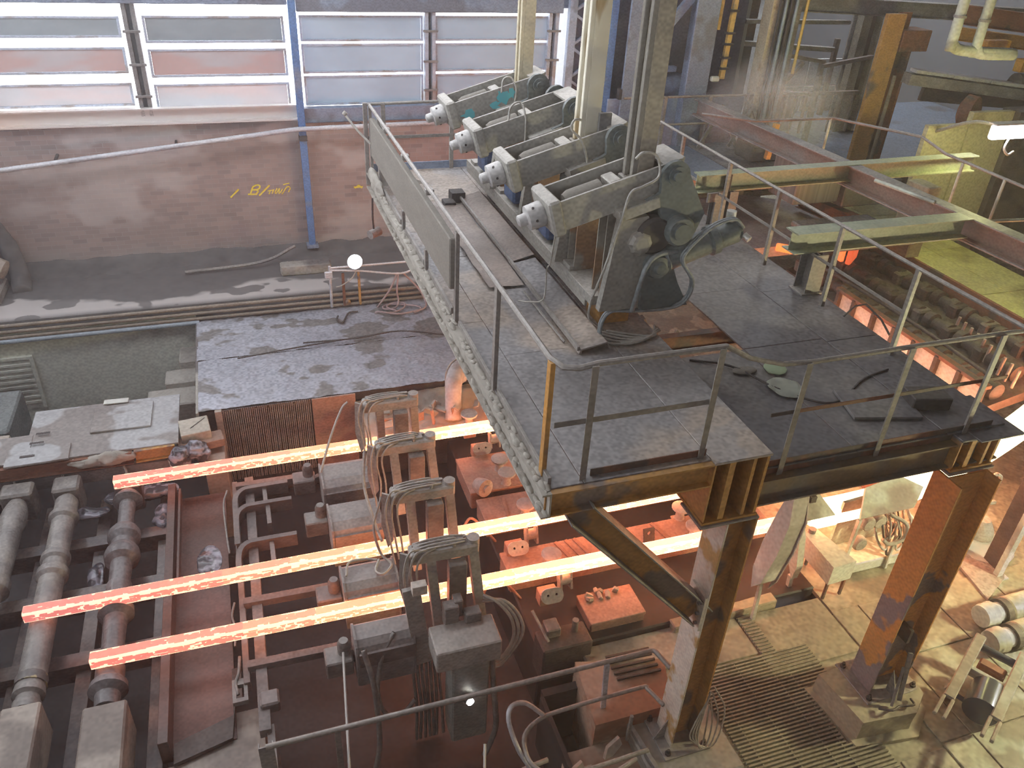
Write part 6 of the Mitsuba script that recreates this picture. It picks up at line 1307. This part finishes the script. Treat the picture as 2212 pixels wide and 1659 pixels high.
part(k, 'flange', MB().box(10.7, 11.3, 16.5, 16.6, 0, 10.6), 'm_brown_dark')
part(k, 'cross_tube', MB().tube([(10.6, 16.2, 5.25), (13.2, 16.1, 5.1)], 0.06, 8, False), 'm_steel')
part(k, 'cross_tube', MB().tube([(10.6, 15.9, 5.72), (13.2, 15.8, 5.72)], 0.05, 8, False), 'm_steel')
part(k, 'pot', MB().cyl((11.5, 15.8, 4.5), (11.5, 15.8, 4.75), 0.14), 'm_dark', smooth=35)
M('m_brown_dark', conc_fn((0.10, 0.065, 0.05), (0.08, 0.055, 0.045), (0.06, 0.05, 0.045), 1.0), 0.7)
k = thing('pipe_column', 'cream and grey column with a bundle of dark pipes, wreathed in steam', 'column')
part(k, 'flange', MB().box(10.08, 10.30, 14.3, 14.6, 0, 10.6), 'm_cream')
part(k, 'flange', MB().box(10.52, 10.75, 14.3, 14.6, 0, 10.6), 'm_steel')
part(k, 'web', MB().box(10.3, 10.52, 14.4, 14.44, 0, 10.6), 'm_blue_steel')
for i in range(4):
    part(k, 'pipe', MB().tube([(10.2 + 0.12 * i, 14.22, 3.0), (10.2 + 0.12 * i, 14.22, 10.5)], 0.035, 8, False), 'm_pipe_blue' if i % 2 else 'm_dark', smooth=True)
part(k, 'yellow_pipe', MB().tube([(10.78, 14.2, 5.0), (10.78, 14.2, 8.0)], 0.03, 8, False), 'm_yellow', smooth=True)
part(k, 'base_plate', MB().box(10.0, 10.8, 14.15, 14.7, 3.56, 3.62), 'm_steel')
k = thing('scaffold', 'brown braced frame and guard rails in front of the pale far wall', 'scaffold')
for (a, b) in (((11.9, 16.0, 3.0), (11.9, 16.0, 5.05)), ((13.05, 16.2, 3.0), (13.05, 16.2, 4.85)), ((12.75, 15.8, 3.0), (12.75, 15.8, 4.6)), ((13.4, 16.3, 3.6), (13.4, 16.3, 5.3))):
    part(k, 'post', MB().bar(a, b, 0.1, 0.1, up=(0, 1, 0)), 'm_timber_brown')
for (a, b) in (((11.85, 16.0, 5.02), (13.1, 16.2, 4.82)), ((11.9, 16.0, 4.35), (12.4, 16.05, 4.85)), ((11.5, 15.9, 4.2), (14.2, 16.1, 4.15)), ((13.0, 16.1, 4.75), (14.5, 16.3, 4.9))):
    part(k, 'beam', MB().bar(a, b, 0.08, 0.1, up=(0, 1, 0)), 'm_timber_brown')
for x in (12.3, 12.6, 13.6, 13.9):
    part(k, 'baluster', MB().bar((x, 15.9, 3.3), (x, 15.9, 4.2), 0.05, 0.05, up=(0, 1, 0)), 'm_timber_brown')
part(k, 'drum', MB().cyl((12.4, 16.5, 3.3), (12.4, 16.5, 4.1), 0.35), 'm_dark', smooth=35)
M('m_timber_brown', conc_fn((0.19, 0.155, 0.13), (0.155, 0.125, 0.105), (0.1, 0.085, 0.075), 2.0), 0.7)
k = thing('rear_floor', 'blue-grey upper floor of the right-hand bay', 'floor')
labels[k]['kind'] = 'structure'
for x0, x1 in ((11.3, 13.6), (13.62, 16.0), (16.02, 19.9)):
    part(k, 'plate', MB().box(x0, x1, 14.6, 19.5, 2.9, 3.0, 0.004), 'm_blue_deck')
part(k, 'fascia', MB().box(11.3, 19.9, 14.5, 14.6, 2.4, 3.0), 'm_dark')
k = thing('dun_column', 'dun and dark column standing on the upper floor left of the orange column', 'column')
part(k, 'flange', MB().box(14.5, 14.75, 16.9, 17.3, 3.0, 10.6), 'm_mast_dust')
part(k, 'web', MB().box(14.75, 15.0, 17.05, 17.1, 3.0, 10.6), 'm_brown_dark')
part(k, 'flange', MB().box(15.0, 15.08, 16.9, 17.3, 3.0, 10.6), 'm_mast_dust')
part(k, 'conduit', MB().tube([(14.25, 16.9, 3.0), (14.25, 16.9, 10)], 0.05, 7, False), 'm_steel', smooth=True)
k = thing('orange_column', 'tall worn orange column with a brown web, standing beyond the green beams', 'column')
part(k, 'flange', MB().box(12.5, 12.95, 13.9, 14.0, 0, 6.15, 0.006), 'm_orange_tall')
part(k, 'web', MB().box(12.98, 13.30, 14.15, 14.2, 0, 6.15, 0.002), 'm_rust')
part(k, 'far_flange', MB().box(13.3, 13.36, 13.95, 14.3, 0, 5.6, 0.004), 'm_rust')
part(k, 'conduit', MB().tube([(13.02, 13.85, 1.0), (13.02, 13.85, 5.0)], 0.04, 7, False), 'm_pipe_brown', smooth=True)
part(k, 'head', MB().box(13.0, 13.7, 13.9, 14.4, 5.45, 5.85, 0.01), 'm_rust')
M('m_orange_tall', paint((0.44, 0.24, 0.07), (0.36, 0.20, 0.06), (0.16, 0.12, 0.1), 1.6, 0.58, 0.68), 0.55)
k = thing('cap_beam', 'pale-topped stepped beam running right from the orange column', 'beam')
part(k, 'beam', MB().bar((12.9, 13.4, 5.05), (16.2, 12.6, 4.75), 0.3, 0.2), 'm_steel')
for i in range(4):
    part(k, 'cap', MB().bar((13.0 + 0.8 * i, 13.38 - 0.19 * i, 5.2 - 0.075 * i), (13.78 + 0.8 * i, 13.2 - 0.19 * i, 5.13 - 0.075 * i), 0.26, 0.06), 'm_pipe_pale')
k = thing('wall_panels', 'pale panels between thin bars under the stepped beam', 'panels')
for i in range(4):
    for j in range(2):
        part(k, 'panel', MB().box(14.1 + 0.75 * i, 14.8 + 0.75 * i, 18.9, 18.95, 3.0 + 0.7 * j, 3.66 + 0.7 * j, 0.004), 'm_wall_far')
# pipes and steel in the upper right corner
k = thing('white_pipes', 'pair of pale vertical pipes joined by elbows in the upper right corner', 'pipes')
part(k, 'pipe', MB().tube([(11.28, 11, 9.0), (11.3, 11, 6.25), (11.34, 11.0, 6.1), (11.48, 11, 6.02), (11.9, 11, 5.98), (12.7, 11, 5.95)], 0.085, 12), 'm_pipe_green', smooth=True)
part(k, 'pipe', MB().tube([(11.82, 11, 9.0), (11.84, 11, 6.15), (11.88, 10.98, 6.02), (12.0, 10.98, 5.94), (12.7, 10.98, 5.92)], 0.08, 12), 'm_pipe_green', smooth=True)
part(k, 'clamp', MB().cyl((11.3, 11, 6.5), (11.3, 11, 6.54), 0.1), 'm_steel', smooth=35)
part(k, 'clamp', MB().cyl((11.84, 11, 6.44), (11.84, 11, 6.48), 0.095), 'm_steel', smooth=35)
M('m_pipe_green', conc_fn((0.44, 0.47, 0.40), (0.36, 0.39, 0.33), (0.2, 0.2, 0.17), 2.0), 0.45)
k = thing('crane_beam', 'rusty and orange crane beams across the upper right corner', 'beams')
part(k, 'beam', MB().ibeam((11.0, 15.5, 6.15), (19.5, 14.0, 6.0), 0.3, 0.3), 'm_steel')
part(k, 'beam', MB().ibeam((14.0, 13.5, 6.2), (19.5, 12.6, 5.75), 0.35, 0.25), 'm_rust')
part(k, 'beam', MB().ibeam((14.3, 13.9, 5.8), (19.5, 13.3, 5.3), 0.25, 0.2), 'm_orange_tall')
part(k, 'bracket', MB().box(15.6, 16.3, 13.2, 13.4, 5.15, 5.4), 'm_orange_bright')
part(k, 'bracket', MB().box(14.6, 15.2, 13.3, 13.5, 5.5, 5.75), 'm_orange_bright')
part(k, 'motor', MB().lathe((15.2, 13.0, 5.0), (16.3, 12.9, 4.95), [(0, 0.1), (0.1, 0.2), (0.85, 0.2), (1, 0.08)], 16), 'm_dark', smooth=35)
part(k, 'hanger', MB().bar((16.9, 12.8, 4.3), (17.0, 12.8, 6.0), 0.18, 0.18, up=(0, 1, 0)), 'm_mast_dust')
part(k, 'hanger', MB().bar((17.3, 12.8, 4.6), (17.4, 12.8, 6.0), 0.2, 0.18, up=(0, 1, 0)), 'm_orange_tall')
part(k, 'walkway', MB().box(13.5, 19.5, 12.9, 14.3, 5.0, 5.06) if False else MB().bar((14.4, 14.4, 4.6), (19.5, 14.0, 4.2), 0.1, 0.5), 'm_brown_dark')
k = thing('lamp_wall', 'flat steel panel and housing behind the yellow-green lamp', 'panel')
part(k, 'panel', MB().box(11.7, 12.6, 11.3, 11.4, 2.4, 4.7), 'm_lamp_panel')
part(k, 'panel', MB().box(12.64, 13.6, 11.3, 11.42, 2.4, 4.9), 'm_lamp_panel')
part(k, 'ring_motor', MB().lathe((13.7, 12.6, 4.6), (13.85, 12.3, 4.6), [(0, 0.2), (0.2, 0.32), (0.8, 0.3), (1, 0.16)], 18), 'm_rust', smooth=35)
part(k, 'wedge', MB().box(13.62, 15, 11.2, 11.6, 2.0, 4.9), 'm_dark')
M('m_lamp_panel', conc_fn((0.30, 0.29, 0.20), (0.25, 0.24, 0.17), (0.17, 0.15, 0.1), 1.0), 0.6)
k = thing('bay_lamp', 'glaring yellow-white lamp at the right edge', 'lamp')
part(k, 'tube', MB().box(11.02, 11.8, 9.38, 9.5, 5.0, 5.22, 0.03), 'm_pipe_pale', emitter=glow((120, 118, 40), 1.0, 16))
part(k, 'reflector', MB().box(11.0, 11.82, 9.36, 9.52, 5.225, 5.25, 0.004), 'm_white_steel')
part(k, 'arm', MB().tube([(11.6, 9.6, 5.1), (11.7, 10.4, 5.0), (11.9, 11.3, 4.6)], 0.03, 7), 'm_steel', smooth=True)
part(k, 'hook', MB().tube([(11.5, 9.5, 4.98), (11.42, 9.45, 4.85), (11.5, 9.42, 4.75), (11.6, 9.42, 4.8)], 0.02, 7), 'm_pale_metal', smooth=True)
# guard rails beyond the brown beam
k = thing('bay_railing', 'yellow-lit guard rail bending round behind the brown beam', 'railing')
part(k, 'rail', MB().tube([(7.5, 12.0, 4.86), (8.1, 11.3, 4.9), (9.6, 11.3, 4.9), (10.34, 10.05, 4.9), (10.0, 9.2, 4.9), (9.9, 7.6, 4.9)], 0.022, 8, False), 'm_rail', smooth=True)
part(k, 'stub_rail', MB().tube([(7.98, 8.3, 4.9), (8.16, 7.42, 4.9)], 0.028, 8, False), 'm_pipe_green', smooth=True)
part(k, 'lower_rail', MB().tube([(9.3, 7.9, 4.35), (9.8, 7.9, 4.35), (11.0, 7.8, 4.35)], 0.025, 8, False), 'm_pipe_green', smooth=True)
for (x, y) in ((9.9, 8.75), (9.9, 8.0), (9.55, 11.3)):
    part(k, 'post', MB().tube([(x, y, 4.3), (x, y, 4.9)], 0.022, 8, False), 'm_pipe_green', smooth=True)
solo('yellow_stanchion', MB().bar((9.05, 12.1, 4.0), (9.1, 12.1, 4.62), 0.09, 0.09, up=(0, 1, 0)), 'm_orange_tall', 'short orange stanchion standing beyond the brown beam', 'post')
k = thing('bay_machinery', 'dim steel boxes below the guard rail between the brown beam and the orange column', 'machinery')
for (x0, x1, y0, y1, z0, z1, m_) in ((9.6, 10.6, 11.8, 12.6, 3.2, 4.0, 'm_deck_dark'), (10.9, 12.2, 12.0, 13.2, 3.0, 3.5, 'm_blue_deck'), (10.2, 10.8, 12.8, 13.4, 3.4, 3.7, 'm_dark'), (13.2, 13.6, 12.3, 12.9, 2.6, 3.6, 'm_dark'), (11.2, 11.5, 10.4, 10.9, 2.6, 3.9, 'm_lamp_panel'), (9.5, 11.2, 10.3, 11.6, 2.9, 3.0, 'm_deck_dark')):
    part(k, 'box', MB().box(x0, x1, y0, y1, z0, z1, 0.02), m_)
# wall writing: a slash, a box-shaped letter, a slash and a short scrawl, in yellow paint on the brick wall
k = thing('graffiti', 'yellow painted scrawl on the brick wall left of the blue post', 'graffiti')
def stroke(pts, w=0.016):
    m = MB()
    for a, b in zip(pts[:-1], pts[1:]):
        m.bar((a[0], 15.996, a[1]), (b[0], 15.996, b[1]), 0.006, w, up=(0, 0, 1), b=0) if abs(b[0] - a[0]) > abs(b[1] - a[1]) else m.bar((a[0], 15.996, a[1]), (b[0], 15.996, b[1]), 0.006, w, up=(1, 0, 0), b=0)
    part(k, 'stroke', m, 'm_graffiti')
M('m_graffiti', (0.68, 0.55, 0.04), 0.7)
GX, GZ = 0.0, 2.62
def G(cx, cy):
    px, py = 490 + cx / 7.94, 380 + cy / 7.94
    return (-0.05 + (px - 512) * 0.0087 - (py - 405) * 0.004, 2.71 - (py - 405) * 0.009 - (px - 512) * 0.0005)
for st in ([(215, 230), (125, 375)], [(440, 190), (440, 315)], [(440, 190), (490, 155), (550, 165), (565, 215), (525, 240), (450, 240)], [(525, 240), (560, 270), (540, 310)], [(400, 318), (560, 318)],
           [(715, 160), (600, 345)], [(720, 262), (825, 240)], [(765, 258), (760, 315)], [(815, 250), (810, 310)], [(865, 215), (850, 290), (880, 310), (905, 215), (925, 305), (950, 290), (960, 225)],
           [(1020, 200), (985, 320)], [(1010, 200), (1060, 180), (1095, 215), (1085, 280)], [(945, 152), (1045, 125)]):
    stroke([G(*p) for p in st], 0.03 if st[0][0] < 720 else 0.018)
k = thing('graffiti', 'small yellow paint mark on the brick wall beside the platform corner', 'graffiti')
stroke([(2.22, 2.56), (2.3, 2.62), (2.36, 2.55)], 0.03); stroke([(2.2, 2.58), (2.38, 2.58)], 0.03)
# steam drifting off the caster
def steam(name, label, lo, hi, dens, seed, n=40):
    lo, hi = np.array(lo), np.array(hi)
    g = np.stack(np.meshgrid(*[np.linspace(0, 1, n)] * 3, indexing='ij'), -1)      # z, y, x order below
    zz, yy, xx = g[..., 0], g[..., 1], g[..., 2]
    r = np.sqrt(((xx - .5) / .5) ** 2 + ((yy - .5) / .5) ** 2 + ((zz - .5) / .5) ** 2)
    nz = meshkit.fbm(np.stack([xx * 3, yy * 2, zz * 2.2], -1), 3, seed)
    d = np.clip(1 - r, 0, 1) ** 0.8 * np.clip(nz - 0.36, 0, 1) * 3.2
    to = T().translate(lo.tolist()).scale((hi - lo).tolist())
    k = thing(name, label, 'steam'); labels[k]['kind'] = 'stuff'
    s = trimesh.creation.icosphere(3)
    mesh = trimesh.Trimesh(s.vertices * (hi - lo) / 2 + (hi + lo) / 2, s.faces, process=False)
    scene[k] = mikit.ply(mesh, {'type': 'null'}, interior={'type': 'heterogeneous', 'albedo': {'type': 'rgb', 'value': [0.92, 0.94, 0.97]}, 'scale': float(dens),
        'sigma_t': {'type': 'gridvolume', 'grid': mi.VolumeGrid(d.astype(np.float32)[..., None]), 'to_world': to, 'filter_type': 'trilinear'}})

steam('steam', 'bluish steam drifting in front of the cream and grey pipe column', (8.2, 12.3, 3.5), (11.6, 14.1, 5.7), 2.0, 3)

# ---------------------------------------------------------------- the dusty haze that fills the hall
_hz = {'type': 'homogeneous', 'albedo': {'type': 'rgb', 'value': [0.93, 0.94, 0.96]}, 'sigma_t': 0.009, 'phase': {'type': 'hg', 'g': 0.55}}
scene['m_haze_medium'] = _hz
k = thing('haze', 'thin dusty haze filling the hall', 'haze'); labels[k]['kind'] = 'stuff'
_b = trimesh.creation.box((28.9, 32.8, 11.2)); _b.apply_translation((5.5, 10.5, 4.85))
scene[k] = mikit.ply(_b, {'type': 'null'}, interior={'type': 'ref', 'id': 'm_haze_medium'})
scene['camera']['medium'] = {'type': 'ref', 'id': 'm_haze_medium'}
for _k in [k for k in scene if isinstance(scene[k], dict) and scene[k].get('type') == 'ply' and '__' not in k and k not in labels]:
    print('unlabelled', _k)
